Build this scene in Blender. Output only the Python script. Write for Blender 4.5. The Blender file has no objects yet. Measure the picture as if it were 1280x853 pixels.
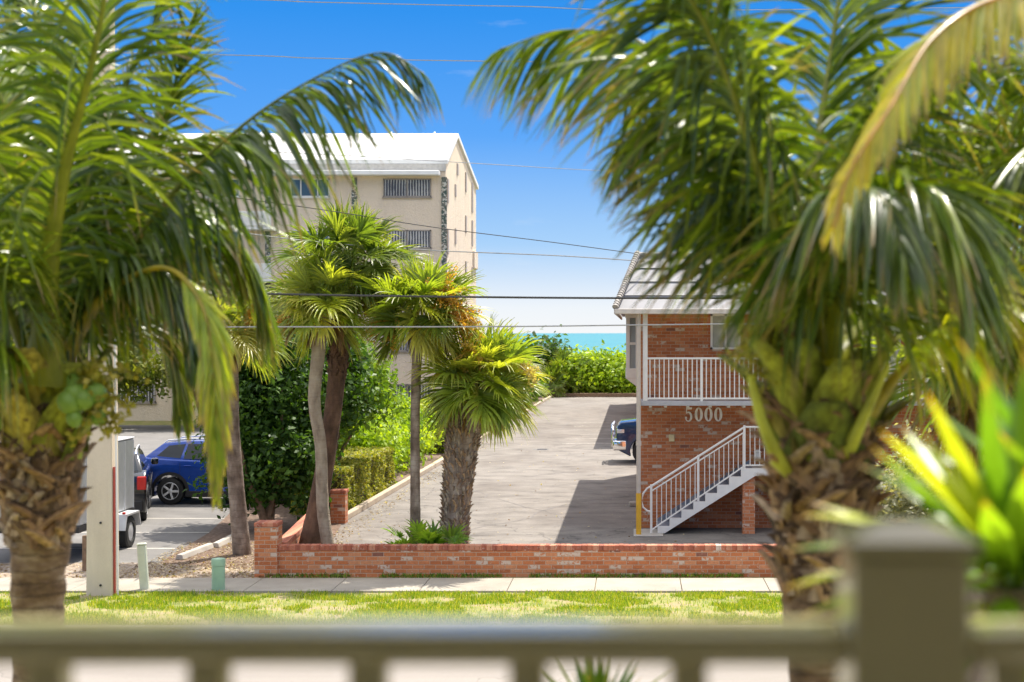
import bpy, bmesh, math, random
import numpy as np
from mathutils import Vector, Matrix, noise as mnoise
random.seed(7); RNG = np.random.default_rng(7)
S = bpy.context.scene; C = S.collection
F_, PX, PY, EYE = 2000.0, 795.0, 416.5, 4.5
def P(px, py, Y): return Vector(((px-PX)*Y/F_, Y, EYE-(py-PY)*Y/F_))
def XA(px, Y): return (px-PX)*Y/F_
def ZA(py, Y): return EYE-(py-PY)*Y/F_
SUN = Vector((0.25, 0.50, 1.0)).normalized()

# ------------------------------------------------------------------ helpers
def wloc(o):
    v = Vector((0,0,0))
    while o is not None: v = v+o.location; o = o.parent
    return v
def tag(o, label=None, cat=None, group=None, kind=None):
    if label: o['label'] = label
    if cat: o['category'] = cat
    if group: o['group'] = group
    if kind: o['kind'] = kind
    return o
def thing(name, label, cat, loc=(0,0,0), rz=0, group=None):
    o = bpy.data.objects.new(name, None); C.objects.link(o)
    o.empty_display_size = .2; o.location = loc; o.rotation_euler = (0,0,rz)
    return tag(o, label, cat, group)
def arr_obj(name, V, Q, mat, parent=None, col=None, smooth=False, local=False):
    V = np.asarray(V, dtype=np.float32).reshape(-1,3); Q = np.asarray(Q, dtype=np.int32).reshape(-1,4)
    if parent is not None and not local: V = V-np.array(wloc(parent), dtype=np.float32)
    me = bpy.data.meshes.new(name); me.vertices.add(len(V)); me.vertices.foreach_set('co', V.ravel())
    me.loops.add(len(Q)*4); me.loops.foreach_set('vertex_index', Q.ravel())
    me.polygons.add(len(Q)); me.polygons.foreach_set('loop_start', np.arange(len(Q), dtype=np.int32)*4)
    me.polygons.foreach_set('loop_total', np.full(len(Q),4,dtype=np.int32))
    if smooth: me.polygons.foreach_set('use_smooth', np.ones(len(Q),dtype=bool))
    me.update(calc_edges=True)
    if col is not None:
        a = me.color_attributes.new('Col','FLOAT_COLOR','POINT')
        c = np.ones((len(V),4),dtype=np.float32); c[:,:3] = np.asarray(col,dtype=np.float32); a.data.foreach_set('color', c.ravel())
    me.materials.append(mat)
    o = bpy.data.objects.new(name, me); C.objects.link(o)
    if parent is not None: o.parent = parent
    return o
class MB:
    def __init__(s): s.bm = bmesh.new()
    def box(s, x0,x1,y0,y1,z0,z1, bev=0, M=None, seg=1):
        r = bmesh.ops.create_cube(s.bm, size=1); vs = r['verts']
        for v in vs:
            v.co = Vector(((x0+x1)/2+v.co.x*(x1-x0),(y0+y1)/2+v.co.y*(y1-y0),(z0+z1)/2+v.co.z*(z1-z0)))
        if M is not None: bmesh.ops.transform(s.bm, matrix=M, verts=vs)
        if bev:
            es = list({e for v in vs for e in v.link_edges})
            bmesh.ops.bevel(s.bm, geom=es, offset=bev, segments=seg, profile=.5, affect='EDGES')
        return s
    def tube(s, pts, r, seg=10, cap=True):
        pts = [Vector(p) for p in pts]; n = len(pts); rs = r if isinstance(r,(list,tuple)) else [r]*n
        rings = []; ref = None
        for i,p in enumerate(pts):
            t = (pts[min(i+1,n-1)]-pts[max(i-1,0)]).normalized()
            if ref is None: ref = Vector((0,0,1)) if abs(t.z)<.9 else Vector((1,0,0))
            u = t.cross(ref).normalized(); w = t.cross(u).normalized(); ref = -w if False else ref
            rings.append([s.bm.verts.new(p+(u*math.cos(a)+w*math.sin(a))*rs[i]) for a in [2*math.pi*k/seg for k in range(seg)]])
        for a,b in zip(rings,rings[1:]):
            for k in range(seg): s.bm.faces.new((a[k],a[(k+1)%seg],b[(k+1)%seg],b[k]))
        if cap:
            s.bm.faces.new(rings[0]); s.bm.faces.new(rings[-1])
        return s
    def prism(s, pts, d):        # closed 3-D polygon extruded by vector d
        d = Vector(d); a = [s.bm.verts.new(Vector(p)) for p in pts]; b = [s.bm.verts.new(Vector(p)+d) for p in pts]
        s.bm.faces.new(a); s.bm.faces.new(b[::-1]); n = len(pts)
        for i in range(n): s.bm.faces.new((a[i],a[(i+1)%n],b[(i+1)%n],b[i]))
        return s
    def lathe(s, prof, seg=24, M=None):   # profile of (r, z)
        rings = []
        for r,z in prof:
            rings.append([s.bm.verts.new(Vector((r*math.cos(2*math.pi*k/seg), r*math.sin(2*math.pi*k/seg), z))) for k in range(seg)])
        for a,b in zip(rings,rings[1:]):
            for k in range(seg): s.bm.faces.new((a[k],a[(k+1)%seg],b[(k+1)%seg],b[k]))
        s.bm.faces.new(rings[0]); s.bm.faces.new(rings[-1])
        if M is not None: bmesh.ops.transform(s.bm, matrix=M, verts=[v for r in rings for v in r])
        return s
    def build(s, name, mat, parent=None, smooth=False, local=False, bev=0, seg=2, angle=30):
        bmesh.ops.recalc_face_normals(s.bm, faces=s.bm.faces)
        if bev:
            es = [e for e in s.bm.edges if len(e.link_faces)==2 and e.calc_face_angle(0)>math.radians(angle)]
            bmesh.ops.bevel(s.bm, geom=es, offset=bev, segments=seg, profile=.5, affect='EDGES', clamp_overlap=True)
        if parent is not None and not local: bmesh.ops.translate(s.bm, vec=-wloc(parent), verts=s.bm.verts)
        me = bpy.data.meshes.new(name); s.bm.to_mesh(me); s.bm.free()
        if smooth:
            for p in me.polygons: p.use_smooth = True
            me.set_sharp_from_angle(angle=math.radians(40))
        me.materials.append(mat)
        o = bpy.data.objects.new(name, me); C.objects.link(o)
        if parent is not None: o.parent = parent
        return o

# ------------------------------------------------------------------ materials
def lin(c): return tuple(((x/12.92) if x<=.04045 else ((x+.055)/1.055)**2.4) for x in c)
class NT:
    def __init__(s, name):
        s.m = bpy.data.materials.new(name); s.m.use_nodes = True; s.t = s.m.node_tree; s.n = s.t.nodes; s.l = s.t.links
        s.b = s.n['Principled BSDF']; s.out = s.n['Material Output']
    def add(s, typ, **k):
        n = s.n.new(typ)
        for a,v in k.items(): setattr(n,a,v)
        return n
    def put(s, sock, v):
        if hasattr(v,'links') or hasattr(v,'is_output'): s.l.new(v, sock)
        else: sock.default_value = v
    def math(s, op, a, b=0.0, c=None):
        n = s.add('ShaderNodeMath', operation=op); s.put(n.inputs[0],a); s.put(n.inputs[1],b)
        if c is not None: s.put(n.inputs[2],c)
        return n.outputs[0]
    def noise(s, scale, vec=None, detail=4, rough=.55, dim='3D'):
        n = s.add('ShaderNodeTexNoise'); n.inputs['Scale'].default_value = scale; n.inputs['Detail'].default_value = detail; n.inputs['Roughness'].default_value = rough
        s.l.new(vec if vec is not None else s.pos(), n.inputs['Vector']); return n.outputs['Fac']
    def pos(s, sc=None):
        if not hasattr(s,'_g'): s._g = s.add('ShaderNodeNewGeometry')
        p = s._g.outputs['Position']
        if sc is None: return p
        m = s.add('ShaderNodeVectorMath', operation='MULTIPLY'); s.l.new(p,m.inputs[0]); m.inputs[1].default_value = sc; return m.outputs[0]
    def obj(s, sc=(1,1,1)):
        t = s.add('ShaderNodeTexCoord'); m = s.add('ShaderNodeVectorMath', operation='MULTIPLY'); s.l.new(t.outputs['Object'],m.inputs[0]); m.inputs[1].default_value = sc; return m.outputs[0]
    def ramp(s, fac, stops, interp='LINEAR'):
        n = s.add('ShaderNodeValToRGB'); e = n.color_ramp; e.interpolation = interp
        while len(e.elements)<len(stops): e.elements.new(.5)
        for el,(p,c) in zip(e.elements,stops): el.position = p; el.color = (*c,1) if len(c)==3 else c
        s.l.new(fac,n.inputs[0]); return n.outputs[0]
    def mix(s, f, a, b, mode='MIX'):
        n = s.add('ShaderNodeMix', data_type='RGBA', blend_type=mode)
        s.put(n.inputs[0],f); s.put(n.inputs[6], a if not isinstance(a,tuple) else (*a,1)[:4]); s.put(n.inputs[7], b if not isinstance(b,tuple) else (*b,1)[:4]); return n.outputs[2]
    def mrange(s, v, a,b,c,d):
        n = s.add('ShaderNodeMapRange'); s.put(n.inputs[0],v)
        for i,x in enumerate((a,b,c,d)): n.inputs[i+1].default_value = x
        return n.outputs[0]
    def bump(s, h, st=.3, dist=.01):
        n = s.add('ShaderNodeBump'); n.inputs['Strength'].default_value = st; n.inputs['Distance'].default_value = dist
        s.l.new(h,n.inputs['Height']); s.l.new(n.outputs[0], s.b.inputs['Normal']); return n.outputs[0]
    def base(s, c): s.put(s.b.inputs['Base Color'], c if not isinstance(c,tuple) else (*c,1)[:4]); return s
    def rough(s, r): s.put(s.b.inputs['Roughness'], r); return s
def simple(name, c, rough=.6, metal=0, var=.15, scale=6, bump=0.0, bscale=60, coat=0):
    t = NT(name); f = t.noise(scale, detail=5)
    t.base(t.ramp(f,[(.3,tuple(x*(1-var) for x in c)),(.7,tuple(min(1,x*(1+var)) for x in c))])); t.rough(rough); t.b.inputs['Metallic'].default_value = metal
    if coat: t.b.inputs['Coat Weight'].default_value = coat; t.b.inputs['Coat Roughness'].default_value = .05
    if bump: t.bump(t.noise(bscale,detail=3), bump, .01)
    return t.m
def foliage(name, rough=.42, trans=.42, spec=.5, veins=False):
    t = NT(name); a = t.add('ShaderNodeAttribute', attribute_name='Col'); c = a.outputs['Color']
    c = t.mix(t.mrange(t.noise(9,detail=3),.35,.65,0,1), t.mix(1.0,c,(.72,.75,.7),'MULTIPLY'), c)
    t.base(c); t.rough(rough); t.b.inputs['Specular IOR Level'].default_value = spec
    tr = t.add('ShaderNodeBsdfTranslucent'); t.put(tr.inputs[0], t.mix(1.0,c,(1.7,1.6,.4),'MULTIPLY'))
    mx = t.add('ShaderNodeMixShader'); mx.inputs[0].default_value = trans
    t.l.new(t.b.outputs[0],mx.inputs[1]); t.l.new(tr.outputs[0],mx.inputs[2]); t.l.new(mx.outputs[0],t.out.inputs[0])
    return t.m
def brick(name, w=.213, h=.077, mort=.010, pal=None, tint=(1,1,1), palef=.86, spk=.60):
    t = NT(name); g = t.pos(); sp = t.add('ShaderNodeSeparateXYZ'); t.l.new(g,sp.inputs[0])
    x = t.math('ADD',sp.outputs[0],sp.outputs[1]); z = sp.outputs[2]
    zz = t.math('DIVIDE',z,h); row = t.math('FLOOR',zz); off = t.math('MULTIPLY',t.math('MODULO',t.math('ABSOLUTE',row),2.0),.5)
    uu = t.math('ADD',t.math('DIVIDE',x,w),off); cl = t.math('FLOOR',uu); fx = t.math('FRACT',uu); fz = t.math('FRACT',zz)
    ex = t.math('MULTIPLY',t.math('MINIMUM',fx,t.math('SUBTRACT',1.0,fx)),w); ez = t.math('MULTIPLY',t.math('MINIMUM',fz,t.math('SUBTRACT',1.0,fz)),h)
    e = t.math('MINIMUM',ex,ez); e = t.math('ADD', e, t.math('MULTIPLY',t.math('SUBTRACT',t.noise(40,detail=3),.5),.006))
    m = t.mrange(e,mort*.35,mort*.75,1,0)
    cv = t.add('ShaderNodeCombineXYZ'); t.l.new(cl,cv.inputs[0]); t.l.new(row,cv.inputs[1])
    wn = t.add('ShaderNodeTexWhiteNoise',noise_dimensions='3D'); t.l.new(cv.outputs[0],wn.inputs[0]); r = wn.outputs['Value']
    sc = t.add('ShaderNodeSeparateColor'); t.l.new(wn.outputs['Color'],sc.inputs[0])
    pal = pal or [(0,(.50,.155,.055)),(.2,(.57,.19,.07)),(.45,(.61,.215,.085)),(.7,(.54,.17,.06)),(.82,(.63,.26,.12)),(.985,(.28,.11,.07))]
    bc = t.ramp(r,pal,'CONSTANT')
    bc = t.mix(t.mrange(t.noise(25,detail=5),.3,.7,0,.55), bc, t.mix(1.0,bc,(.62,.6,.6),'MULTIPLY'))
    pale = t.math('MULTIPLY', t.math('GREATER_THAN', sc.outputs[1], palef), t.mrange(t.noise(15,detail=5),.40,.50,0,1))
    speck = t.mrange(t.noise(11,detail=6,rough=.75),spk,spk+.05,0,.8)
    bc = t.mix(t.math('MAXIMUM',pale,speck), bc, (.60,.46,.36))
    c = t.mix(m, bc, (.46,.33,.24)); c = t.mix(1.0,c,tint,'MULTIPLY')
    big = t.mrange(t.noise(.8,detail=4),.35,.7,.85,1.1); c = t.mix(1.0,c,t.ramp(big,[(0,(0,0,0)),(1,(1,1,1))]),'MULTIPLY') if False else c
    t.base(c); t.rough(.9); t.bump(t.math('ADD',t.math('MULTIPLY',m,-1.0),t.math('MULTIPLY',t.noise(70,detail=4),.4)),.5,.006)
    return t.m
def ground_mat(name, stops, sc=(1,1,1), scale=2, fine=60, finev=.25, cracks=0, rough=.9, patches=None):
    t = NT(name); f = t.noise(scale, t.pos(sc), detail=8, rough=.62)
    c = t.ramp(f,stops); c = t.mix(t.mrange(t.noise(fine,detail=3),.3,.7,0,finev), c, t.mix(1.0,c,(.45,.45,.45),'MULTIPLY'))
    if patches: c = t.mix(t.mrange(t.noise(.35,t.pos((1,.5,1)),detail=5),.5,.62,0,1), c, t.mix(1.0,c,patches,'MULTIPLY'))
    if cracks:
        v = t.add('ShaderNodeTexVoronoi',feature='DISTANCE_TO_EDGE'); v.inputs['Scale'].default_value = .22
        nz = t.add('ShaderNodeTexNoise'); nz.inputs['Scale'].default_value = 1.2; nz.inputs['Detail'].default_value = 6; t.l.new(t.pos(),nz.inputs['Vector'])
        vm = t.add('ShaderNodeVectorMath',operation='MULTIPLY_ADD'); t.l.new(nz.outputs['Color'],vm.inputs[0]); vm.inputs[1].default_value=(1.6,1.6,0); t.l.new(t.pos((1,.6,1)),vm.inputs[2]); t.l.new(vm.outputs[0],v.inputs['Vector'])
        c = t.mix(t.math('MULTIPLY',t.mrange(v.outputs[0],.0,.006,1,0),cracks), c, (.06,.055,.05))
    t.base(c); t.rough(rough); t.bump(t.noise(fine*1.5,detail=3),.35,.008); return t.m

M_leaf = foliage('palm_leaf', .4, .42, .45); M_leaf.node_tree.nodes['Principled BSDF'].inputs['Coat Weight'].default_value=.5; M_leaf.node_tree.nodes['Principled BSDF'].inputs['Coat Roughness'].default_value=.18
M_sabal = foliage('fan_leaf', .36, .5, .6)
M_broad = foliage('broad_leaf', .5, .42, .3)
M_grassb = foliage('grass_blade', .6, .4, .3)
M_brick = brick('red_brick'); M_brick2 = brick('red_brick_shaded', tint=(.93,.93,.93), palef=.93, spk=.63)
M_white = simple('white_paint', (.78,.76,.72), .5, var=.05)
M_white2 = simple('white_membrane', (.82,.82,.80), .6, var=.04, scale=1)
M_stucco = simple('beige_stucco', (.80,.665,.52), .95, var=.07, scale=1.5, bump=.5, bscale=14)
def stained(name,c,dark,rough=.9,sc=(1.2,1.2,.12),bump=0,ribs=0):
    t=NT(name); f=t.mrange(t.noise(1.4,t.pos(sc),detail=7,rough=.65),.48,.72,0,.55); b=t.mix(t.noise(.5,detail=4),tuple(x*.93 for x in c),tuple(min(1,x*1.05) for x in c)); t.base(t.mix(f,b,dark)); t.rough(rough)
    if bump: t.bump(t.noise(9,detail=5,rough=.7),bump,.05)
    return t.m
M_stucco = stained('beige_stucco',(.80,.67,.52),(.62,.51,.39),.95,bump=1.0); M_white2 = stained('white_membrane',(.84,.84,.82),(.60,.59,.56),.6,(.5,1.5,1.5))
M_concrete = ground_mat('concrete',[(.3,(.38,.35,.31)),(.7,(.52,.48,.43))], scale=1.5)
M_metal_white = simple('white_enamel', (.80,.78,.74), .35, var=.03)
M_yellow = simple('yellow_paint', (.75,.42,.03), .5, var=.08)
M_greypaint = simple('grey_blue_paint', (.20,.22,.27), .6, var=.1)
M_beigepipe = simple('beige_pipe', (.55,.48,.41), .5, var=.08)
M_black = simple('black_plastic', (.015,.015,.017), .5, var=.1)
M_rubber = simple('rubber', (.02,.02,.02), .8, var=.2, scale=20)
M_alu = simple('aluminium', (.72,.73,.75), .4, .6, var=.06)
M_chrome = simple('chrome', (.85,.85,.87), .08, 1, var=.02)
M_trailer = simple('grey_sheet_metal', (.50,.52,.54), .3, .5, var=.08)
M_glass = simple('dark_glass', (.02,.028,.035), .05, 0, var=.1); 
M_red = simple('red_lens', (.55,.015,.01), .2, var=.1); M_lens = simple('clear_lens', (.6,.62,.65), .12, .3, var=.1)
M_cable_d = simple('black_cable', (.03,.03,.03), .6); M_cable_g = simple('grey_cable', (.30,.30,.30), .45)
M_rail = simple('tan_vinyl', (.56,.51,.29), .14, var=.04, scale=3, bump=.06, bscale=25); M_rail.node_tree.nodes['Principled BSDF'].inputs['IOR'].default_value=1.65
M_lime = simple('pale_green_plastic', (.30,.46,.33), .5, var=.07); M_cream = simple('weathered_white_plastic', (.55,.58,.47), .6, var=.12, scale=5)
M_wood = simple('weathered_wood', (.20,.13,.08), .85, var=.3, scale=12)

# ------------------------------------------------------------------ camera, light, sky
cam = bpy.data.cameras.new('camera'); co = bpy.data.objects.new('camera', cam); C.objects.link(co); S.camera = co
co.location = (0,0,EYE); co.rotation_euler = (math.radians(90),0,0)
cam.sensor_width = 36; cam.lens = 36*F_/1280; cam.shift_x = -(PX-640)/1280; cam.shift_y = -(426.5-PY)/1280
cam.clip_start = .05; cam.clip_end = 60000
cam.dof.use_dof = True; cam.dof.focus_distance = 37; cam.dof.aperture_fstop = 56.25/25.5; cam.dof.aperture_blades = 9
sl = bpy.data.lights.new('sun','SUN'); sl.energy = 3.9; sl.angle = math.radians(.53); sl.color = (1,.93,.82)
so = bpy.data.objects.new('sun', sl); C.objects.link(so); so.rotation_mode = 'QUATERNION'; so.rotation_quaternion = SUN.to_track_quat('Z','Y'); so.location = (10,20,40)
W = bpy.data.worlds.new('World'); S.world = W; W.use_nodes = True; wt = W.node_tree; bg = wt.nodes['Background']
sky = wt.nodes.new('ShaderNodeTexSky'); sky.sky_type = 'NISHITA'; sky.sun_disc = False
sky.sun_elevation = math.asin(SUN.z); sky.sun_rotation = math.atan2(SUN.x,SUN.y); sky.air_density = 1.0; sky.dust_density = .6; sky.ozone_density = 2.2
tc = wt.nodes.new('ShaderNodeTexCoord'); vm = wt.nodes.new('ShaderNodeVectorMath'); vm.operation = 'MULTIPLY'; vm.inputs[1].default_value = (1,1,4.2)
vn = wt.nodes.new('ShaderNodeVectorMath'); vn.operation = 'NORMALIZE'
wt.links.new(tc.outputs['Generated'],vm.inputs[0]); wt.links.new(vm.outputs[0],vn.inputs[0]); wt.links.new(vn.outputs[0],sky.inputs[0])
sz = wt.nodes.new('ShaderNodeSeparateXYZ'); wt.links.new(tc.outputs['Generated'],sz.inputs[0])
SK = .15*2**1.06
rp = wt.nodes.new('ShaderNodeValToRGB'); el = rp.color_ramp.elements
for k_,(z_,c_) in enumerate([(0,(.93,.94,.95)),(.016,(.87,.92,.97)),(.056,(.40,.65,.97)),(.122,(.115,.40,.96)),(.195,(.035,.30,.88)),(.30,(.03,.24,.75))]):
    e_ = el[k_] if k_<2 else el.new(z_); e_.position = z_; e_.color = (*[v/SK/8 for v in c_],1)
wt.links.new(sz.outputs[2],rp.inputs[0])
ml = wt.nodes.new('ShaderNodeVectorMath'); ml.operation='SCALE'; ml.inputs['Scale'].default_value = 8; wt.links.new(rp.outputs[0],ml.inputs[0])
# higher up the clear blue gives way to the Nishita dome with broken bright cloud added out of view as fill light for the shade
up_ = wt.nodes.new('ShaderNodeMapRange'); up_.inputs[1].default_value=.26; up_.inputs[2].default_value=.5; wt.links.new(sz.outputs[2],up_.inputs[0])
m1 = wt.nodes.new('ShaderNodeMix'); m1.data_type='RGBA'; wt.links.new(up_.outputs[0],m1.inputs[0]); wt.links.new(ml.outputs[0],m1.inputs[6]); wt.links.new(sky.outputs[0],m1.inputs[7])
def cloud(scale,stretch,lo,hi,amt,off=0):
    cn = wt.nodes.new('ShaderNodeTexNoise'); cn.inputs['Scale'].default_value = scale; cn.inputs['Detail'].default_value = 8; cn.inputs['Roughness'].default_value = .6
    cm = wt.nodes.new('ShaderNodeVectorMath'); cm.operation='MULTIPLY_ADD'; cm.inputs[1].default_value=(1,1,stretch); cm.inputs[2].default_value=(off,off,off); wt.links.new(tc.outputs['Generated'],cm.inputs[0]); wt.links.new(cm.outputs[0],cn.inputs['Vector'])
    cr = wt.nodes.new('ShaderNodeMapRange'); cr.inputs[1].default_value=lo; cr.inputs[2].default_value=hi; cr.inputs[3].default_value=0; cr.inputs[4].default_value=amt; wt.links.new(cn.outputs['Fac'],cr.inputs[0]); return cr.outputs[0]
cl1 = cloud(7,5,.62,.85,.5,3.3); cl_fill = cloud(2.2,1.5,.36,.58,.9)
ch = wt.nodes.new('ShaderNodeMath'); ch.operation='MULTIPLY'; wt.links.new(cl_fill,ch.inputs[0]); wt.links.new(up_.outputs[0],ch.inputs[1])
m2 = wt.nodes.new('ShaderNodeMix'); m2.data_type='RGBA'; wt.links.new(cl1,m2.inputs[0]); wt.links.new(m1.outputs[2],m2.inputs[6]); m2.inputs[7].default_value=(.85/SK,.92/SK,.97/SK,1)
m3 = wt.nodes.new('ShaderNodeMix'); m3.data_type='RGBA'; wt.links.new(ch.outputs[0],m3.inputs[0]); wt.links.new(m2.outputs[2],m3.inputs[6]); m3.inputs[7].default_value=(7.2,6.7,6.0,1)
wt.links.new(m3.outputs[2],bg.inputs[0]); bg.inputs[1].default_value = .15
S.view_settings.view_transform = 'Standard'; S.view_settings.look = 'None'; S.view_settings.gamma = 1; S.view_settings.exposure = 1.06
S.cycles.use_denoising = True; S.cycles.max_bounces = 8; S.cycles.transparent_max_bounces = 8; S.cycles.sample_clamp_indirect = 8
try: S.cycles.use_adaptive_sampling = True; S.cycles.adaptive_threshold = .02
except Exception: pass

# ------------------------------------------------------------------ ground, road, lots, sea
def sheet(name, poly, z, mat, kind='structure'):
    m = MB(); m.bm.faces.new([m.bm.verts.new((x,y,z)) for x,y in poly]); o = m.build(name, mat); return tag(o, kind=kind)
def rect(x0,x1,y0,y1): return [(x0,y0),(x1,y0),(x1,y1),(x0,y1)]
g = MB(); ys = [-400,0,118,135,160,200,260,400]; zs = [0,0,0,.6,-1.2,-2.6,-3.4,-6]
rows = [[g.bm.verts.new((x,y,z)) for x in (-3000,-200,200,3000)] for y,z in zip(ys,zs)]
for a,b in zip(rows,rows[1:]):
    for k in range(3): g.bm.faces.new((a[k],a[k+1],b[k+1],b[k]))
M_turf = ground_mat('lawn_soil',[(.3,(.14,.18,.03)),(.5,(.28,.28,.07)),(.62,(.36,.28,.16)),(.75,(.22,.25,.05))], scale=2.2, fine=45, finev=.5)
tag(g.build('ground', M_turf), kind='structure')
t = NT('sea_water'); f = t.noise(.02,t.pos((1,3,1)),detail=5); t.base(t.ramp(f,[(.35,(.02,.17,.20)),(.65,(.035,.23,.25))])); t.rough(.35); t.b.inputs['Specular IOR Level'].default_value = .25
t.bump(t.noise(.25,t.pos((1,2,1)),detail=6),.8,.6)
sheet('sea', rect(-40000,40000,235,50000), -3.0, t.m)
M_lot = ground_mat('pale_lot_paving',[(.30,(.115,.102,.09)),(.42,(.19,.171,.152)),(.55,(.235,.212,.188)),(.72,(.28,.253,.226))], sc=(.8,1.2,1), scale=1.3, fine=26, finev=.4, cracks=.7, patches=(.82,.80,.79))
M_lot2 = ground_mat('grey_lot_asphalt',[(.3,(.14,.135,.13)),(.7,(.22,.21,.20))], sc=(1,1,1), scale=1.1, fine=40, finev=.35, cracks=.5)
M_roadm = ground_mat('road_asphalt',[(.3,(.25,.225,.20)),(.7,(.31,.28,.25))], sc=(.3,1.5,1), scale=.8, fine=35, finev=.3, cracks=.4)
sheet('road', rect(-200,200,9.6,24.2), .004, M_roadm)
sheet('driveway_lot', [(-6.95,29.8),(9.5,29.8),(9.5,112.2),(-5.85,112.2),(-6.38,73),(-6.95,37.6)], .008, M_lot)
sheet('parking_lot', rect(-40,-9.3,31.2,78), .006, M_lot2)
M_line = ground_mat('line_paint',[(.3,(.45,.42,.38)),(.7,(.72,.69,.62))], scale=3, finev=.4)
M_yline = ground_mat('yellow_line_paint',[(.3,(.55,.35,.05)),(.7,(.65,.45,.08))], scale=3, finev=.3)
sheet('edge_line', rect(-200,200,23.2,23.32), .009, M_line); sheet('edge_line', rect(-200,200,10.5,10.62), .009, M_line)
sheet('centre_line', rect(-200,200,17.0,17.12), .009, M_yline); sheet('centre_line', rect(-200,200,17.3,17.42), .009, M_yline)
for y in (33.3,35.98,38.7): sheet('parking_line', rect(-15,-9.6,y,y+.1), .011, M_line)
for y in (65,68,71,74,77,80): sheet('parking_line', rect(-3.0,1.5,y,y+.1), .013, M_line)
M_oil = simple('dark_patch', (.16,.145,.135), .8, var=.3, scale=4)
m = MB()
for a,b in ((-15,24.7),): m.box(-200,200,24.2,24.4,0,.05,bev=.02)
tag(m.build('kerb', M_concrete), kind='structure')
# sidewalk with joints (separate slabs in one setting mesh)
m = MB(); x = -60.0
while x<40: m.box(x+.006,x+1.514,27.72,29.17,-.05,.035,bev=.006); x += 1.52
M_walk = ground_mat('sidewalk_concrete',[(.25,(.29,.26,.215)),(.7,(.42,.38,.315))], scale=1.3, fine=50, finev=.2, patches=(.8,.8,.8))
tag(m.build('sidewalk', M_walk), kind='structure')
M_mulch = ground_mat('mulch_soil',[(.3,(.09,.055,.035)),(.55,(.20,.13,.09)),(.75,(.38,.30,.23))], scale=9, fine=60, finev=.6)
M_gravel = ground_mat('gravel_bed_stone',[(.3,(.20,.15,.11)),(.5,(.40,.32,.25)),(.7,(.58,.50,.42))], scale=16, fine=70, finev=.6)
sheet('gravel_bed', rect(-40,-6.9,29.19,31.25), .012, M_gravel)
sheet('planting_bed', [(-9.3,31.2),(-6.0,29.8),(-6.95,37.9),(-7.1,60),(-6.2,90),(-6.0,112),(-11.5,112),(-11.5,60),(-10.4,42),(-9.6,36)], .016, M_mulch)
# kerb of the driveway
def kerb_line(name, pts, w=.16, h=.15, mat=M_concrete):
    m = MB()
    for (x0,y0),(x1,y1) in zip(pts,pts[1:]):
        d = Vector((x1-x0,y1-y0,0)).normalized(); nrm = Vector((-d.y,d.x,0))*w
        m.prism([(x0,y0,0),(x1,y1,0),(x1+nrm.x,y1+nrm.y,0),(x0+nrm.x,y0+nrm.y,0)],(0,0,h))
    return tag(m.build(name,mat,bev=.02,seg=2), kind='structure')
kerb_line('driveway_kerb', [(-6.92,38.2),(-6.38,73),(-5.85,112.0)], mat=ground_mat('buff_kerb',[(.3,(.42,.34,.25)),(.7,(.55,.46,.35))],scale=2))
m = MB(); m.box(-5.85,10,112.2,112.45,0,.28,bev=.02); tag(m.build('end_kerb', M_wood), kind='structure')
sheet('asphalt_patch', [(-3.95,61.3),(-3.35,61.3),(-3.35,61.9),(-3.95,61.9)], .014, M_lot2)
def seam(x,y,dx,dy,n,w,sd):
    R_=random.Random(sd); m=MB(); P0=[(x,y)]
    for i in range(n): P0.append((P0[-1][0]+dx+R_.gauss(0,.22),P0[-1][1]+dy+R_.gauss(0,.22)))
    L=[m.bm.verts.new((a-w*(.5+R_.random()*.6),b+w*.3,.012)) for a,b in P0]; Rr=[m.bm.verts.new((a+w*(.5+R_.random()*.6),b-w*.3,.012)) for a,b in P0]
    for i in range(n): m.bm.faces.new((L[i],Rr[i],Rr[i+1],L[i+1]))
    tag(m.build('crack_seal',M_oil),kind='structure')
for q in ((-5.2,33,.38,.9,22,.03,1),(-1.9,37,-.28,1.0,24,.025,2),(-6.2,60,.55,.35,16,.04,3),(-5.8,46,.6,.25,8,.03,4),(-4.5,70,.1,1.1,30,.04,5),(-12,41,.9,.1,4,.03,6),(-3.4,50,.45,.5,9,.03,7)): seam(*q)
dr = MB(); dr.box(-3.8,-3.42,61.5,61.85,.010,.022); tag(dr.build('drain_cover', M_black),'small dark drain cover in the middle of the pale driveway','drain cover')

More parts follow.
